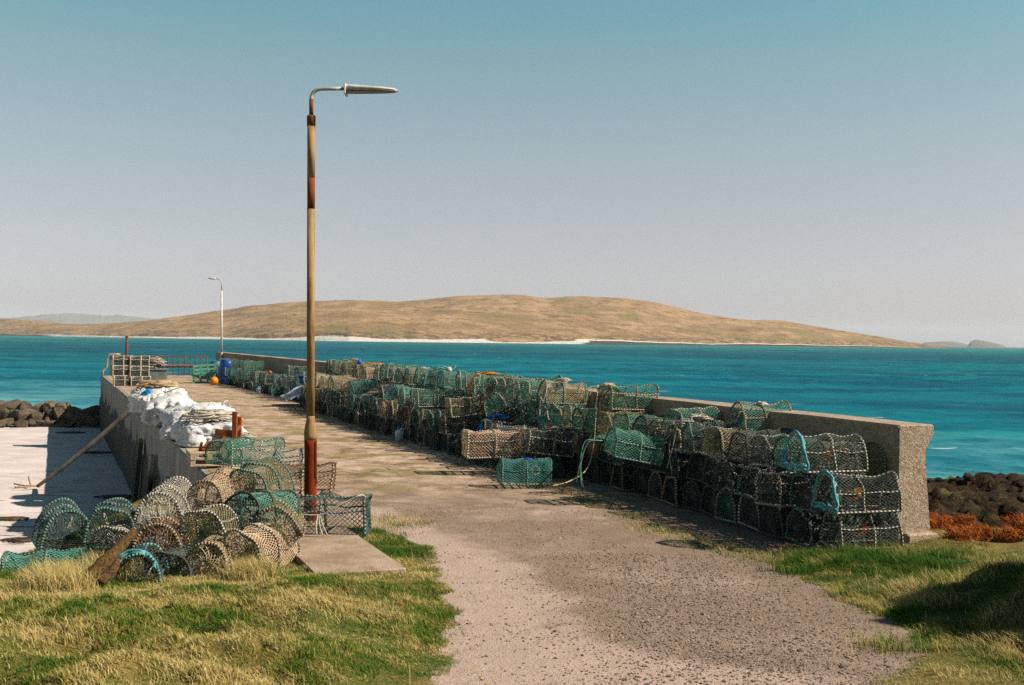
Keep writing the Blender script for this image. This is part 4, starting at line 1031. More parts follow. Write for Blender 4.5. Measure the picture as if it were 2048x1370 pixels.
BLUEP = mottled('blue_plastic', (0.010, 0.055, 0.26), (0.02, 0.10, 0.36), 3, 0.4, 0.1, 20, 0.01, spec=0.5)
SLATE = mottled('slate_plastic', (0.07, 0.15, 0.22), (0.12, 0.21, 0.28), 3, 0.5, 0.1, 20, 0.01)
def barrel(px_, py_, d_, mat, label, tilt, h=0.92, r_=0.29):
    b_ = P(px_, py_, d_); b_.z = 0.02 + abs(math.sin(tilt)) * r_
    t_ = thing('plastic_barrel', label, 'barrel', b_, (tilt * 0.4, tilt, 0.3), 'barrels at the pier end')
    mb = MB(); lathe(mb, [(r_ * 0.9, 0), (r_ * 0.97, 0.04), (r_, 0.25), (r_ * 0.98, 0.27), (r_ * 0.98, 0.30), (r_, 0.32), (r_, h - 0.3), (r_ * 0.98, h - 0.28), (r_ * 0.98, h - 0.25), (r_, h - 0.23), (r_ * 0.95, h - 0.03), (r_ * 0.85, h)], 22); mb.build('drum', mat, t_, True)
    mb = MB(); lathe(mb, [(r_ * 0.9, h - 0.02), (r_ * 0.92, h + 0.02), (r_ * 0.6, h + 0.025)], 22); mb.build('rim', mat, t_, True)
    mb = MB(); lathe(mb, [(0.04, h + 0.015), (0.038, h + 0.045)], 10); o = mb.build('bung', RUBBER, t_); o.location = (0.12, 0, 0)
barrel(446, 758, 50.5, BLUEP, 'deep blue plastic barrel leaning by the parapet end', 0.18, 1.0, 0.3)
barrel(432, 752, 53.5, SLATE, 'slate blue barrel standing behind the deep blue one', 0.0)
bo = P(428, 760, 49.0); bo.z = 0.20
by_ = thing('buoy', 'round orange mooring buoy on the deck below the barrels', 'buoy', bo)
mb = MB(); lathe(mb, [(0.02, -0.185)] + [(0.185 * math.cos(a), 0.185 * math.sin(a)) for a in np.linspace(-1.4, 1.3, 14)] + [(0.05, 0.19)], 20)
mb.build('float', mottled('orange_float', (0.62, 0.16, 0.01), (0.75, 0.26, 0.02), 4, 0.45, 0.05, 20, 0.01), by_, True)
mb = MB(); lathe(mb, [(0.05, 0.18), (0.045, 0.23), (0.03, 0.235)], 10); mb.build('eye', ROPE['blue'], by_, True)

# ------------------------------------------------------------------ sacks, pallet and gear along the left edge of the quay
WOVEN = mottled('woven_white', (0.54, 0.525, 0.51), (0.68, 0.665, 0.65), 2.2, 0.65, 0.6, 16, 0.05)
def ico(sub):
    import bmesh
    bm = bmesh.new(); bmesh.ops.create_icosphere(bm, subdivisions=sub, radius=1.0)
    bm.verts.ensure_lookup_table(); v = np.array([x.co[:] for x in bm.verts]); f = [tuple(q.index for q in p_.verts) for p_ in bm.faces]; bm.free(); return v, f
ICO5 = ico(5); ICO3 = ico(3); ICO2 = ico(2); ICO1 = ico(1)
def sack_mesh(seed, sx, sy, sz, wr=0.09):
    """slack woven sack: flat panels, a few sharp creases and hanging folds"""
    v, f = ICO5; out = []; o_ = Vector((seed * 7.1, seed * 3.3, seed))
    for x, y, z in v:
        q = 3.0; s_ = (abs(x) ** q + abs(y) ** q + abs(z) ** q) ** (-1 / q)
        p_ = Vector((x * s_, y * s_, z * s_)); an = math.atan2(y, x)
        big = mnoise.noise(p_ * 0.9 + o_)
        fold = abs(mnoise.noise(Vector((math.cos(an) * 2.6, math.sin(an) * 2.6, z * 0.7)) + o_))
        side = 1 - min(1, max(0, (z - 0.3) * 2))
        d1 = mnoise.voronoi(Vector((p_.x * 2.0, p_.y * 2.0, p_.z * 1.3)) + o_)[0]; d2 = mnoise.voronoi(p_ * 4.3 + o_)[0]
        k = 1 + 0.26 * big + 0.20 * side * (min(fold, 0.35) - 0.15) * 2 + 0.13 * math.exp(-(d1[1] - d1[0]) * 9) - 0.10 * d1[0] + 0.045 * math.exp(-(d2[1] - d2[0]) * 8) - 0.05 * d2[0] + 0.06
        zz = p_.z * k + 0.16 * big * (z > 0); slump = 1 + 0.16 * max(0, -zz)
        out.append((p_.x * k * slump * sx, p_.y * k * slump * sy, max(zz, -0.86) * sz))
    mb = MB(); mb.add(out, f); return mb
def sack(px_, py_, d_, size, seed, label, rot=0.0, rope=None, hh=0.25, straps=2):
    sx, sy, sz = size; b_ = P(px_, py_, d_); b_.z = 0.02
    t_ = thing('bulk_sack', label, 'sack', b_, (0, 0, rot), 'white sacks along the quay edge')
    o = sack_mesh(seed, sx, sy, sz).build('bag', WOVEN, t_, True); o.location = (0, 0, sz * 0.86)
    rr = np.random.RandomState(seed)
    for k in range(straps):
        a = rr.uniform(0, 6.28); c0 = np.array((sx * 0.7 * math.cos(a), sy * 0.7 * math.sin(a), sz * 1.62))
        rope_part('lifting_strap', smooth_path([c0, c0 + (0.10, 0, 0.16), c0 + (0.22, 0.05, 0.13), c0 + (0.28, 0.08, -0.1)], 6), 0.014, WOVEN, t_, 4)
    if rope:
        mb = rope_heap_mesh(rr, sx * 1.15, sy * 1.15, hh, 44, 0.017); h = mb.build('rope_heap', ROPE[rope], None, True); h.location = b_ + Vector((0, 0, sz * 1.66)); h.rotation_euler = (0, 0, rot)
        tag(h, {'tan': 'tan rope coiled on the farthest white sack', 'pale': 'cream rope heaped on the sack nearest the pallet'}[rope], 'rope')
    return t_
sack(318, 812, 32.5, (0.66, 0.6, 0.36), 1, 'white sack farthest along the quay edge, tan rope coiled on top', YAWW, 'tan', 0.22)
sack(300, 826, 31.2, (0.40, 0.5, 0.30), 2, 'small white sack tucked in front of the farthest sack', YAWW + 0.4, None)
sack(345, 852, 27.6, (0.58, 0.95, 0.34), 3, 'slumped white sack in the middle of the row', YAWW - 0.2, None, straps=3)
sack(400, 858, 26.2, (0.66, 0.8, 0.27), 4, 'white sack with torn loose plastic right of the middle', YAWW + 0.3, None, straps=4)
sack(372, 880, 23.6, (0.46, 0.62, 0.27), 5, 'white sack hanging over the quay edge', YAWW, None)
sack(418, 888, 22.4, (0.56, 0.62, 0.25), 6, 'white sack nearest the wooden pallet under cream rope', YAWW + 0.2, 'pale', 0.24)
mb = rope_heap_mesh(np.random.RandomState(14), 0.55, 0.5, 0.28, 30, 0.014); o = mb.build('rope_heap', ROPE['pale'], None, True)
o.location = P(468, 888, 22.0); o.location.z = 0.03; tag(o, 'cream rope coil on the deck behind the rusty frame', 'rope')
mb = rope_heap_mesh(np.random.RandomState(15), 0.34, 0.34, 0.25, 22, 0.012); o = mb.build('rope_heap', ROPE['green'], None, True)
o.location = P(446, 896, 20.2); o.location.z = 0.03; tag(o, 'grey green rope heap between the frame and the pallet', 'rope')
v, f = ICO3; bb = MB(); bb.add([(x * 0.16 + 0.03 * mnoise.noise(Vector((x, y, z)) * 2.5), y * 0.10, z * 0.30 + 0.05 * mnoise.noise(Vector((x, y, z)) * 3 + Vector((4, 0, 0)))) for x, y, z in v], f)
o = bb.build('blue_bag', mottled('blue_plastic_film', (0.03, 0.16, 0.36), (0.10, 0.30, 0.52), 4, 0.35, 0.6, 12, 0.03, spec=0.5), None, True)
o.location = P(290, 797, 31.0); o.rotation_euler = (0, R(35), 0); tag(o, 'crumpled blue plastic tied to the end of the long pole', 'bag')
# long pole from the quay down to the sand
p0 = P(288, 796, 31.4); p1 = G(76, 972, -2.52); n = 16
pts = [tuple(p0.lerp(p1, k / (n - 1)) + Vector((0, 0, -0.08 * math.sin(math.pi * k / (n - 1))))) for k in range(n)]
pl = thing('mooring_pole', 'long weathered pole slanting from the quay edge down to the sand', 'pole', p1)
POLEM = mottled('peeling_pole', (0.50, 0.42, 0.32), (0.24, 0.21, 0.15), 3.5, 0.8, 0.4, 30, 0.006)
mb = MB(); mb.tube([np.subtract(q, p1) for q in pts], np.linspace(0.085, 0.055, n), 10); mb.build('shaft', POLEM, pl, True)
dd_ = (p0 - p1).normalized()
mb = MB(); mb.tube([tuple((p0 - p1) - dd_ * 0.55), tuple((p0 - p1) - dd_ * 0.02)], 0.098, 10); mb.build('dark_sleeve', RUBBER, pl, True)
for k, (a, b, c_) in enumerate((((0, 0, 0.0), (-0.35, -0.1, 0.02), (-0.75, 0.05, 0.05)), ((-0.2, -0.05, 0.02), (-0.4, 0.3, 0.15), (-0.5, 0.5, 0.22)), ((0, 0, 0.02), (-0.2, -0.4, 0.02), (-0.5, -0.5, 0.02)))):
    mb = MB(); mb.tube(smooth_path([a, b, c_], 5), 0.025, 6); mb.build('branch', mottled('driftwood%d' % k, (0.28, 0.18, 0.10), (0.42, 0.29, 0.18), 6, 0.9, 0.4, 30, 0.006), pl, True)
# rusty frame
fb_ = P(469, 884, 20.4); fb_.z = 0
fr2 = thing('rusty_frame', 'rusty steel upright with a crossbar beside the sacks', 'frame', fb_)
mb = MB(); mb.box((0, 0, 0.36), (0.085, 0.085, 0.86), None, 0, 0.008); mb.build('upright', RUST, fr2)
mb = MB(); mb.box((-0.22, 1.3, 0.3), (0.07, 0.07, 0.62), None, 0, 0.008); mb.build('upright', RUST, fr2)
mb = MB(); mb.box((-0.17, 0.0, 0.40), (0.36, 0.05, 0.12), Matrix.Rotation(R(6), 3, 'Y'), 0, 0.006); mb.build('crossbar', RUST, fr2)
mb = MB(); mb.box((-0.11, 0.65, 0.42), (0.05, 1.3, 0.06), Matrix.Rotation(R(9.5), 3, 'Z'), 0, 0.006); mb.build('brace', RUST, fr2)
# pallet with an anchor shackle
pb = P(414, 932, 18.6); pb.z = 0.0
pa = thing('pallet', 'weathered wooden pallet at the near quay edge', 'pallet', pb, (0, 0, YAWW))
for k in range(5): mb = MB(); mb.box((0, -0.3 + 0.15 * k, 0.255), (0.62, 0.12, 0.026), None, 0, 0.004); mb.build('board', WOODC, pa)
for sx in (-0.26, 0, 0.26):
    mb = MB(); mb.box((sx, 0, 0.195), (0.08, 0.72, 0.09), None, 0, 0.004); mb.build('bearer', WOODC, pa)
for k in range(3): mb = MB(); mb.box((0, -0.3 + 0.3 * k, 0.06), (0.60, 0.11, 0.03), None, 0, 0.004); mb.build('board', WOODC, pa)
for sx in (-0.26, 0.26): mb = MB(); mb.box((sx, 0, 0.11), (0.08, 0.7, 0.065), None, 0, 0.004); mb.build('bearer', WOODC, pa)
ap = P(424, 893, 18.5); ap.z = 0.275
an_ = thing('anchor', 'small rusty anchor lying on the pallet', 'anchor', ap)
mb = MB(); mb.tube([(-0.18, 0, 0.03), (0, 0, 0.05), (0.16, 0.02, 0.17)], 0.022, 7); mb.build('shank', RUST, an_, True)
mb = MB(); mb.tube(smooth_path([(-0.12, -0.16, 0.14), (-0.18, -0.05, 0.02), (-0.17, 0.08, 0.02), (-0.1, 0.18, 0.14)], 5), 0.024, 7); mb.build('fluke', RUST, an_, True)
mb = MB(); mb.tube([(0.16 + 0.045 * math.cos(a), 0.02, 0.19 + 0.045 * math.sin(a)) for a in np.linspace(0, 6.28, 13)[:-1]], 0.011, 5, closed=True); mb.build('ring', RUST, an_, True)
mb = MB(); mb.box((-0.02, 0, 0.022), (0.30, 0.12, 0.035), Matrix.Rotation(R(20), 3, 'Z'), 0, 0.008); mb.build('stock', RUST, an_)
# tarpaulin, blue box and white jugs by the long stack
tp = pier(25.6, -1.25); v = []; f = []; NX = 22
for i in range(NX):
    for j in range(NX):
        x = (i / (NX - 1) - 0.5) * 1.5; y = (j / (NX - 1) - 0.5) * 1.3
        z = 0.62 * math.exp(-(x * x * 1.6 + y * y * 1.1)) + 0.10 * abs(mnoise.noise(Vector((x * 3, y * 3, 2.0)))) + 0.05 * mnoise.noise(Vector((x * 7, y * 7, 5.0)))
        v.append((x, y, max(0.015, z)))
for i in range(NX - 1):
    for j in range(NX - 1): f.append((i * NX + j, (i + 1) * NX + j, (i + 1) * NX + j + 1, i * NX + j + 1))
mb = MB(); mb.add(v, f); o = mb.build('tarpaulin', WOVEN, None, True); o.location = tp; o.rotation_euler = (0, 0, YAWW)
so = o.modifiers.new('thickness', 'SOLIDIFY'); so.thickness = 0.006
tag(o, 'crumpled white tarpaulin at the far end of the long stack', 'tarpaulin')
tub(pier(24.95, -1.35, 0.74), YAWW, (0.55, 0.4, 0.22), BLUEP, 'fish_box', 'small blue box sitting at the far end of the long stack', 'box')
JUG = mottled('jug_plastic', (0.42, 0.50, 0.56), (0.56, 0.63, 0.67), 4, 0.4, 0.1, 20, 0.01)
for px_, py_, d_, lb in ((806, 876, 20.2, 'white plastic jug on the deck at the front of the long stack'), (524, 776, 41.5, 'white plastic jug at the foot of the far stack')):
    j_ = thing('plastic_jug', lb, 'jug', pier(13.0, -1.78, 0.03) if px_ > 700 else pier(33, far_shift(33) - 1.4, 0.03), (R(14), R(-12), 0.6))
    mb = MB(); lathe(mb, [(0.07, 0), (0.085, 0.015), (0.087, 0.17), (0.075, 0.21), (0.035, 0.245), (0.028, 0.27)], 14); mb.build('bottle', JUG, j_, True)
    mb = MB(); lathe(mb, [(0.033, 0.262), (0.033, 0.295), (0.028, 0.30)], 12); mb.build('cap', ROPE['blue'], j_, True)
    mb = MB(); mb.tube(smooth_path([(0.03, 0, 0.245), (0.085, 0, 0.25), (0.105, 0, 0.2), (0.084, 0, 0.13)], 4), 0.011, 6); mb.build('handle', JUG, j_, True)
# ------------------------------------------------------------------ driftwood
def log_mesh(pts, rad, seed):
    p_ = smooth_path(pts, 8); n = len(p_); r_ = np.interp(np.linspace(0, 1, n), np.linspace(0, 1, len(rad)), rad)
    mb = MB(); mb.tube(p_, r_, 14)
    v = mb.v[0]
    for i in range(len(v)):
        q = Vector(v[i]); k = mnoise.noise(Vector((q.x * 9, q.y * 9, q.z * 9 + seed))) * 0.022 + mnoise.noise(Vector((q.x * 26, q.y * 26, q.z * 7 + seed))) * 0.013
        c_ = p_[min(i // 14, n - 1)]; d = np.array(v[i]) - c_; v[i] = v[i] + d / (np.linalg.norm(d) + 1e-6) * k
    return mb
t = NT('driftwood'); v = t.obj()
gr = t.noise(t.mapping(v, (3, 3, 3)), 9, 5, 0.7, 1.5)
c = t.mix(t.rng(gr, 0.40, 0.62), (0.035, 0.022, 0.014), (0.22, 0.13, 0.06))
DRIFT = t.done(c, 0.9, t.bump(gr, 1.0, 0.03), 0.2)
a0, a1, a2 = P(148, 1186, 9.35), P(214, 1122, 9.65), P(272, 1062, 9.95)
dl = thing('driftwood_log', 'dark forked driftwood log propped against the creel heap', 'log', a0)
log_mesh([a - a0 for a in (a0, a1, a2)], [0.045, 0.058, 0.035], 1).build('trunk', DRIFT, dl, True)
log_mesh([P(200, 1165, 9.5) - a0, P(226, 1140, 9.6) - a0, P(240, 1112, 9.75) - a0], [0.04, 0.04, 0.02], 5).build('fork', DRIFT, dl, True)
s0_ = P(22, 1250, 8.6)
sn = thing('fallen_branch', 'thin bare branch sticking out of the grass at the left edge', 'branch', s0_)
BARK = mottled('bare_bark', (0.25, 0.15, 0.08), (0.38, 0.25, 0.14), 8, 0.9, 0.4, 40, 0.005)
for pp_ in ([(22, 1252), (14, 1222), (0, 1190), (-12, 1165)], [(22, 1245), (34, 1222), (44, 1202)], [(38, 1254), (42, 1232), (44, 1200)]):
    mb = MB(); mb.tube(smooth_path([P(a, b, 8.6) - s0_ for a, b in pp_], 5), 0.010, 6); mb.build('twig', BARK, sn, True)

# ------------------------------------------------------------------ boulders of the breakwater beyond the beach
t = NT('boulder_stone'); v = t.obj(); oi = t.new('ShaderNodeObjectInfo').outputs['Random']
c = t.mix(t.rng(t.noise(v, 2.2, 5, 0.65), 0.38, 0.64), (0.085, 0.066, 0.046), (0.20, 0.155, 0.105))
c = t.mix(t.rng(oi, 0, 1, 0, 0.5), c, (0.09, 0.075, 0.055))
c = t.mix(t.rng(t.noise(v, 9, 3, 0.7), 0.66, 0.72), c, (0.32, 0.27, 0.21))
STONE = t.done(c, 0.9, t.bump(t.noise(v, 6, 5, 0.65), 0.8, 0.1), 0.2)
def stone_mesh(seed, sub=ICO3):
    v, f = sub; out = []; rr = random.Random(seed); pl_ = [(Vector((rr.gauss(0, 1), rr.gauss(0, 1), rr.gauss(0, 1))).normalized(), rr.uniform(0.40, 0.72)) for _ in range(9)]
    for q in v:
        p_ = Vector(q)
        for nv, d in pl_:
            e_ = p_.dot(nv) - d
            if e_ > 0: p_ = p_ - nv * e_ * 0.97
        p_ = p_ * (1 + 0.05 * mnoise.noise(p_ * 1.8 + Vector((seed, 0, 0))) + 0.04 * mnoise.noise(p_ * 5 + Vector((0, seed, 0))))
        out.append(tuple(p_))
    mb = MB(); mb.add(out, f); return mb.mesh('boulder', [STONE], False)
SM = [stone_mesh(k) for k in range(7)]
rb = random.Random(21); nb = [0, 0]
spots = []
for row, (z_, d0, step, size, hgt) in enumerate(((-2.45, 57.6, 15, 0.36, 0), (-2.05, 58.3, 18, 0.46, 1), (-1.65, 59.2, 23, 0.56, 2), (-2.2, 60.0, 21, 0.62, 3))):
    x = 196 - row * 9
    while x > -70:
        spots.append((x, z_, d0, size * rb.uniform(0.65, 1.25), row)); x -= step * rb.uniform(0.75, 1.3)
cntb = {}
for x, z_, d0, sz, row in spots:
    r0 = ray(x, 830); X_ = r0.x / r0.y * d0
    hf = 1.0 - 0.45 * max(0, min(1, (x - 110) / 90))          # the heap runs low towards the quay
    cntb[row] = cntb.get(row, 0) + 1
    o = link('boulder', SM[rb.randrange(7)])
    o.location = (X_, d0 + rb.uniform(-0.3, 0.3), -2.6 + (z_ + 2.6) * hf + rb.uniform(-0.08, 0.08)); k = sz * (0.75 + 0.25 * hf)
    o.scale = (k * rb.uniform(0.9, 1.4), k * rb.uniform(0.8, 1.2), k * rb.uniform(0.65, 0.95)); o.rotation_euler = (rb.uniform(-0.4, 0.4), rb.uniform(-0.4, 0.4), rb.uniform(0, 6.28))
    tag(o, 'brown boulder in the %s row of the breakwater, %s from the quay' % (('lowest', 'middle', 'upper', 'rear')[row], ordinal(cntb[row])), 'boulder', 'boulders of the breakwater beyond the beach')

KELP = mottled('brown_kelp', (0.030, 0.020, 0.010), (0.075, 0.05, 0.025), 6, 0.5, 0.4, 20, 0.02, spec=0.5)
for k, (px_, py_, sx, lb) in enumerate(((142, 866, 0.8, 'dark kelp strand on the shaded sand near the boulders'), (193, 906, 0.9, 'dark kelp strand on the shaded sand below the quay'), (246, 995, 0.9, 'dark kelp strand at the foot of the quay near the creels'), (14, 1040, 0.7, 'brown kelp strand on the sunlit sand at the left edge'), (40, 1082, 0.6, 'brown kelp wisps on the sand behind the creel heap'))):
    mb = rope_heap_mesh(np.random.RandomState(60 + k), sx, 0.35, 0.04, 22, 0.014, sides=4); o = mb.build('seaweed', KELP, None, True)
    o.location = G(px_, py_, -2.6); o.rotation_euler = (0, 0, 0.15); tag(o, lb, 'seaweed', 'kelp strands on the beach')

# ------------------------------------------------------------------ stuff: weed-covered rocks, bracken, gravel, grass
rg = np.random.RandomState(33)
def shore_z(x, y):
    i = np.clip(np.searchsorted(rx, x), 0, len(rx) - 1); j = np.clip(np.searchsorted(ry, y), 0, len(ry) - 1); return ZS[j, i]
X, Y = np.meshgrid(rx, ry); ZS = Z_SHORE
st = [np.array([tuple(v_.co) for v_ in m_.vertices]) for m_ in SM]; _, f3 = ICO3
v1, f1 = ICO2
_sv = []
for k in range(12):
    rr = random.Random(300 + k); pq = [(Vector((rr.gauss(0, 1), rr.gauss(0, 1), rr.gauss(0, 1))).normalized(), rr.uniform(0.45, 0.8)) for _ in range(12)]; oo = []
    for q in v1:
        p_ = Vector(q)
        for nv_, d in pq:
            e_ = p_.dot(nv_) - d
            if e_ > 0: p_ = p_ - nv_ * e_ * 0.95
        oo.append(tuple(p_ * (1 + 0.22 * mnoise.noise(Vector(q) * 2.6 + Vector((k * 5.0, 0, 0))))))
    _sv.append(np.array(oo))
VS = []; FS = []; nv = 0; f1a = np.array(f1)
for k in range(260):
    y = 13.5 + 26 * rg.rand() ** 1.3; x = rg.uniform(5.0, 0.5 * y + 3)
    s_ = rg.uniform(0.05, 0.20) * (0.7 + y / 50)
    b = _sv[k % 12]
    a = rg.uniform(0, 6.28); ca, sa = math.cos(a), math.sin(a)
    b = b * np.array((s_ * rg.uniform(0.8, 1.6), s_ * rg.uniform(0.8, 1.3), s_ * rg.uniform(0.4, 0.8)))
    b = np.stack([b[:, 0] * ca - b[:, 1] * sa, b[:, 0] * sa + b[:, 1] * ca, b[:, 2]], 1) + (x, y, shore_z(x, y) + s_ * 0.1)
    VS.append(b); FS.append(f1a + nv); nv += len(b)
me = rawmesh('weedy_rocks', np.concatenate(VS), np.concatenate(FS), [WEEDROCK])
struct(link('weedy_rocks', me), 'tumble of small dark weed covered rocks on the shore', 'stuff')

t = NT('blade'); c = t.attr('tint', 'Color')
t.b.inputs['Subsurface Weight'].default_value = 0.0
GRASSM = t.done(c, 0.7, None, 0.15)
tr = t.new('ShaderNodeBsdfTranslucent'); t.l.new(c, tr.inputs['Color'])
mx = t.new('ShaderNodeMixShader'); mx.inputs[0].default_value = 0.25
out_ = t.n['Material Output']; t.l.new(t.b.outputs[0], mx.inputs[1]); t.l.new(tr.outputs[0], mx.inputs[2]); t.l.new(mx.outputs[0], out_.inputs[0])

def blades(name, x, y, z, h, w, tint, lean, label, rs):
    """one narrow bent blade per point"""
    n = len(x); a = rs.uniform(0, 2 * math.pi, n); la = rs.uniform(0, 2 * math.pi, n)
    la = np.where(rs.rand(n) < 0.55, 2.9 + rs.normal(0, 0.7, n), la)       # the wind has laid most of it over to the left
    b = np.stack([x, y, z], 1); side = np.stack([np.cos(a), np.sin(a), np.zeros(n)], 1) * (w / 2)[:, None]
    ld = np.stack([np.cos(la), np.sin(la), np.zeros(n)], 1)
    up = np.array([[0, 0, 1.0]])
    mid = b + up * (h * 0.55)[:, None] + ld * (h * lean * 0.30)[:, None]; tip = b + up * (h * (1 - 0.25 * lean))[:, None] + ld * (h * lean)[:, None]
    V = np.stack([b - side, b + side, mid + side * 0.75, mid - side * 0.75, tip], 1).reshape(-1, 3)
    o = np.arange(n)[:, None] * 5
    F = np.concatenate([o + np.array([[0, 1, 2]]), o + np.array([[0, 2, 3]]), o + np.array([[3, 2, 4]])], 0)
    me = rawmesh(name, V, F, [GRASSM], False); vattr(me, 'tint', np.repeat(tint, 5, 0))
    return struct(link(name, me), label, 'stuff')
def tints(x, y, rs, dry):
    """green to straw, patch by patch"""
    g1 = np.array((0.055, 0.125, 0.022)); g2 = np.array((0.17, 0.19, 0.038)); s1 = np.array((0.44, 0.34, 0.13)); s2 = np.array((0.62, 0.51, 0.27))
    p_ = 1.1 * fbm(x * 1.1, y * 1.6, 131, 4) + 0.8 * fbm(x * 4, y * 5, 135, 3) + rs.normal(0, 0.22, len(x)) + dry
    q = np.clip(p_ * 1.5 + 0.5, 0, 1)[:, None]; u = rs.rand(len(x))[:, None]
    return np.where(q < 0.5, g1 + (g2 - g1) * (q * 2) * (0.6 + 0.8 * u), (g2 + (s1 * (1 - u) + s2 * u - g2) * (q * 2 - 1)))
rs = np.random.RandomState(77)
n = 760000
x = rs.uniform(-7.2, 5.0, n); y = 4.6 + 9.0 * rs.rand(n) ** 1.15
vis = (np.abs(x) < 0.47 * y + 1.2)
m_ = road_mask(x, y); dens = sstep(0.04, -0.10, m_) * (x > bank_x(y) - 0.4)
fr_edge = sstep(0.35, 0.05, m_) * 0.10 * (fbm(x * 3, y * 3, 141) > 0.05)
dens = np.maximum(dens, fr_edge)
# bare patches at the lower right, slab kept clear
dens = dens * np.where((x > 1.6) & (y < 7.6), 0.35 + 0.6 * (fbm(x * 2.4, y * 2.4, 151, 3) > 0.06), 1.0)
rel = np.stack([x - cs.x, y - cs.y], 1); du = rel @ np.array((U.x, U.y)); dw = rel @ np.array((Wd.x, Wd.y))
lm = sstep(-0.45, -0.05, -(dw + 0.30 - 0.28 * du) )      # grass creeps over the slab's near left corner
on = (np.abs(du) < 1.75) & (np.abs(dw) < 0.42); edge = (fbm(x * 5, y * 5, 161, 3) * 0.12)
dens = np.where(on & (dw + edge > -0.30 - 0.10 * (du + 1.7)) & (du + edge > -1.66), 0, dens)
ok = vis & (rs.rand(n) < dens); x, y, m_ = x[ok], y[ok], m_[ok]; z = land_z(x, y)
n = len(x); cl = fbm(x * 2.0, y * 2.0, 171, 3)
h = 0.8 * (0.045 + 0.07 * cl + 0.05 * fbm(x * 6, y * 6, 173, 2) + rs.uniform(-0.02, 0.03, n)).clip(0.028, 0.14) * np.where(m_ > -0.15, 0.75, 1.0)
h = np.where((x > 2.6) & (y < 9.6), h * 1.3, h); h = np.where((x > 1.6) & (y < 7.6) & (x < 3.0), h * 0.5, h)
dry = np.where(x < 0, 0.16 - 0.25 * sstep(7.0, 10.5, y), np.where(y > 9.4, -0.16, 0.02))
dry = dry + np.where(m_ > -0.25, 0.12, 0.0) * (x > 0)
blades('grass', x, y, z - 0.01, h, rs.uniform(0.004, 0.008, n), tints(x, y, rs, dry), rs.uniform(0.3, 1.1, n), 'wind-blown green and straw grass beside the track', rs)
# lush tussock at the wall end, sparse weeds along the foot of the stack
def clump(pts, per, hr_, spread, dry_, name, label, seed):
    rs = np.random.RandomState(seed); X_ = []; Y_ = []
    for (cx, cy) in pts:
        X_.append(cx + rs.normal(0, spread, per)); Y_.append(cy + rs.normal(0, spread, per))
    x = np.concatenate(X_); y = np.concatenate(Y_); n = len(x)
    blades(name, x, y, land_z(x, y) - 0.01, rs.uniform(hr_[0], hr_[1], n), rs.uniform(0.004, 0.008, n), tints(x, y, rs, dry_), rs.uniform(0.2, 0.9, n), label, rs)
gp = [tuple(G(a + rb.uniform(-25, 25), b + rb.uniform(-8, 12), 0.05)[:2]) for a in range(1590, 1880, 16) for b in (1108, 1124)]
clump(gp, 260, (0.03, 0.13), 0.11, -0.28, 'long_grass', 'long lush green grass at the foot of the wall end', 5)
wp = [tuple(G(a, b, 0.0)[:2]) for a, b in ((1130, 985), (1165, 1000), (1200, 1010), (1295, 1050), (1320, 1062), (1350, 1068), (1395, 1085), (1440, 1098), (1010, 962), (1080, 975), (905, 905), (935, 903), (760, 1040), (790, 1055), (830, 1045), (775, 1075), (1500, 1110), (1545, 1118), (1250, 1030), (1580, 1100))]
clump([(a + rb.uniform(-0.1, 0.1), b + rb.uniform(-0.1, 0.1)) for a, b in wp for _ in range(3)], 130, (0.02, 0.07), 0.15, -0.05, 'verge_weeds', 'low weeds along the shaded foot of the stack', 6)
# dry tufts
tp_ = [tuple(P(a, b, d)[:2]) for a, b, d in ((100, 1150, 9.7), (120, 1160, 9.6), (140, 1150, 9.75), (90, 1165, 9.5), (130, 1175, 9.4), (160, 1160, 9.7), (110, 1180, 9.3), (195, 1120, 10.2), (505, 1095, 9.95), (520, 1085, 10.05), (490, 1100, 9.9), (245, 1070, 10.0), (150, 1185, 9.3))]
clump(tp_, 420, (0.08, 0.26), 0.085, 0.9, 'dry_grass', 'tall straw coloured dry grass in front of the heap', 7)
tp_ = [tuple(G(a, b, 0.1)[:2]) for a, b in ((1905, 1150), (1930, 1150), (1880, 1165), (1960, 1140), (1800, 1175), (1830, 1180), (1850, 1200), (1780, 1290), (1900, 1165), (1990, 1132), (2030, 1128))]
clump(tp_, 330, (0.05, 0.15), 0.11, 0.6, 'dry_grass', 'dry straw grass along the lit rim of the right bank', 8)
# dead stalks standing above the turf
rs = np.random.RandomState(88); n = 900
x = rs.uniform(-5.5, 4.4, n); y = rs.uniform(5.2, 11.5, n); ok = (road_mask(x, y) < -0.05) & (fbm(x * 1.7, y * 1.7, 231, 3) > 0.02) & (x > bank_x(y)) & ~((np.abs((x - cs.x) * Wd.x + (y - cs.y) * Wd.y) < 0.5) & (np.abs((x - cs.x) * U.x + (y - cs.y) * U.y) < 1.8)); x, y = x[ok], y[ok]; n = len(x)
u = rs.rand(n)[:, None]
blades('dead_stalks', x, y, land_z(x, y) - 0.01, rs.uniform(0.08, 0.24, n), rs.uniform(0.003, 0.006, n), np.array((0.42, 0.29, 0.15)) * (1 - u) + np.array((0.62, 0.50, 0.32)) * u, rs.uniform(0.1, 0.6, n), 'thin dead stalks standing in the grass', rs)
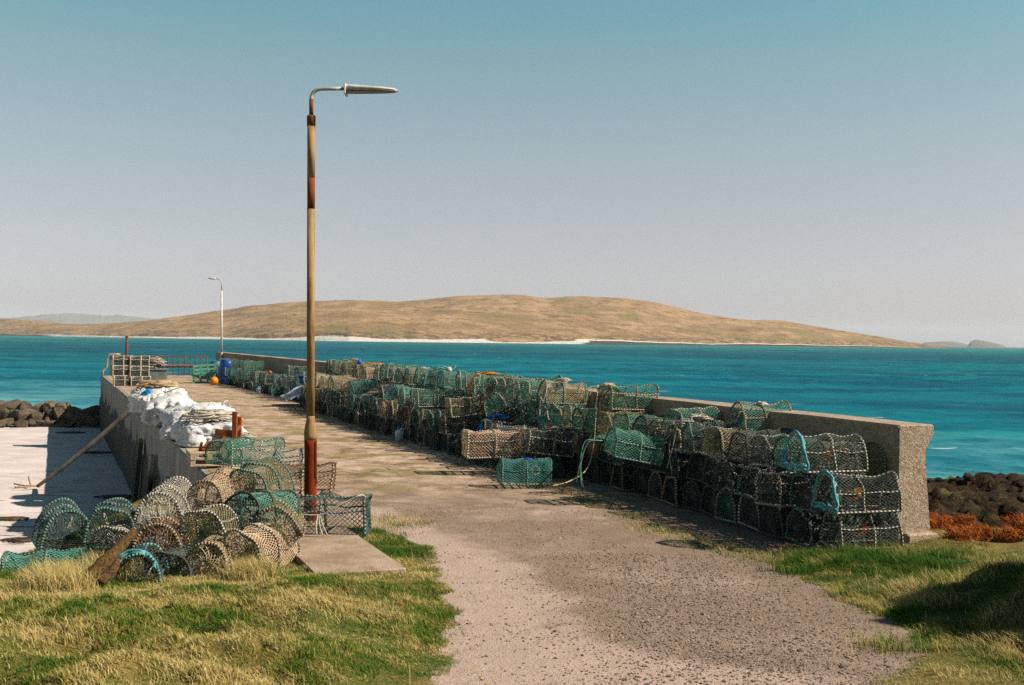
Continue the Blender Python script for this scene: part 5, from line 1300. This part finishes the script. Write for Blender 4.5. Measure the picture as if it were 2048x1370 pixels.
# dead bracken, rust orange
rs = np.random.RandomState(12); n = 26000
x = rs.uniform(4.75, 7.6, n); y = rs.uniform(11.9, 13.5, n); f_ = fbm(x * 2.3, y * 2.3, 181, 3); ok = f_ > 0.0; x, y, f_ = x[ok], y[ok], f_[ok]; n = len(x)
u = rs.rand(n)[:, None]; tint = np.array((0.30, 0.075, 0.018)) * (1 - u) + np.array((0.50, 0.17, 0.045)) * u
tint = np.where(rs.rand(n)[:, None] < 0.2, np.array((0.13, 0.05, 0.02)), tint)
hb = rs.uniform(0.03, 0.11, n) * (0.7 + 1.2 * f_)
blades('dead_bracken', x, y, land_z(x, y) + rs.uniform(0, 0.12, n), hb, rs.uniform(0.008, 0.02, n), tint, rs.uniform(0.8, 2.4, n), 'rust orange dead bracken beyond the wall end', rs)
# gravel on the track
rs = np.random.RandomState(19); n = 70000
x = rs.uniform(-2.6, 3.6, n); y = 5.0 + 9.5 * rs.rand(n) ** 1.3; m_ = road_mask(x, y)
heavy = np.exp(-((x - 1.5) / 0.9) ** 2) * (y < 11.5) + 0.16 * (fbm(x * 1.5, y * 1.5, 191, 3) > 0)
ok = (m_ > -0.12) & (rs.rand(n) < heavy); x, y = x[ok], y[ok]; n = len(x); z = land_z(x, y)
v1 = np.array(ICO1[0]); f1 = np.array(ICO1[1]); s_ = rs.uniform(0.004, 0.011, n) * np.where(rs.rand(n) < 0.012, rs.uniform(1.4, 2.2, n), 1)
jit = 1 + rs.uniform(-0.3, 0.3, (n, len(v1), 1)); sc3 = s_[:, None, None] * rs.uniform(0.6, 1.3, (n, 1, 3)) * np.array((1, 1, 0.65))
V = v1[None] * jit * sc3 + np.stack([x, y, z + s_ * 0.2], 1)[:, None, :]
F = (f1[None] + (np.arange(n) * len(v1))[:, None, None]).reshape(-1, 3)
t = NT('gravel_stone'); c = t.attr('tint', 'Color'); GRAV = t.done(c, 0.9, None, 0.2)
u = rs.rand(n)[:, None]; tint = np.array((0.07, 0.052, 0.04)) * (1 - u) + np.array((0.42, 0.33, 0.26)) * u
me = rawmesh('gravel', V.reshape(-1, 3), F, [GRAV], False); vattr(me, 'tint', np.repeat(tint, len(v1), 0))
struct(link('gravel', me), 'loose grey gravel on the right half of the track', 'stuff')

# ------------------------------------------------------------------ air
HZ = 220.0
mb = MB(); mb.box((0, 6800, (HZ - 6.5) / 2), (28400, 15000, HZ + 6.5)); hz_ = NT('haze_air')
pv = hz_.new('ShaderNodeVolumePrincipled'); pv.inputs['Color'].default_value = (0.86, 0.92, 0.97, 1); pv.inputs['Density'].default_value = 6.0e-5; pv.inputs['Anisotropy'].default_value = 0.0
hz_.n.remove(hz_.b); hz_.l.new(pv.outputs[0], hz_.n['Material Output'].inputs['Volume'])
struct(mb.build('haze', hz_.mat), 'thin sea haze over the sound', 'stuff')
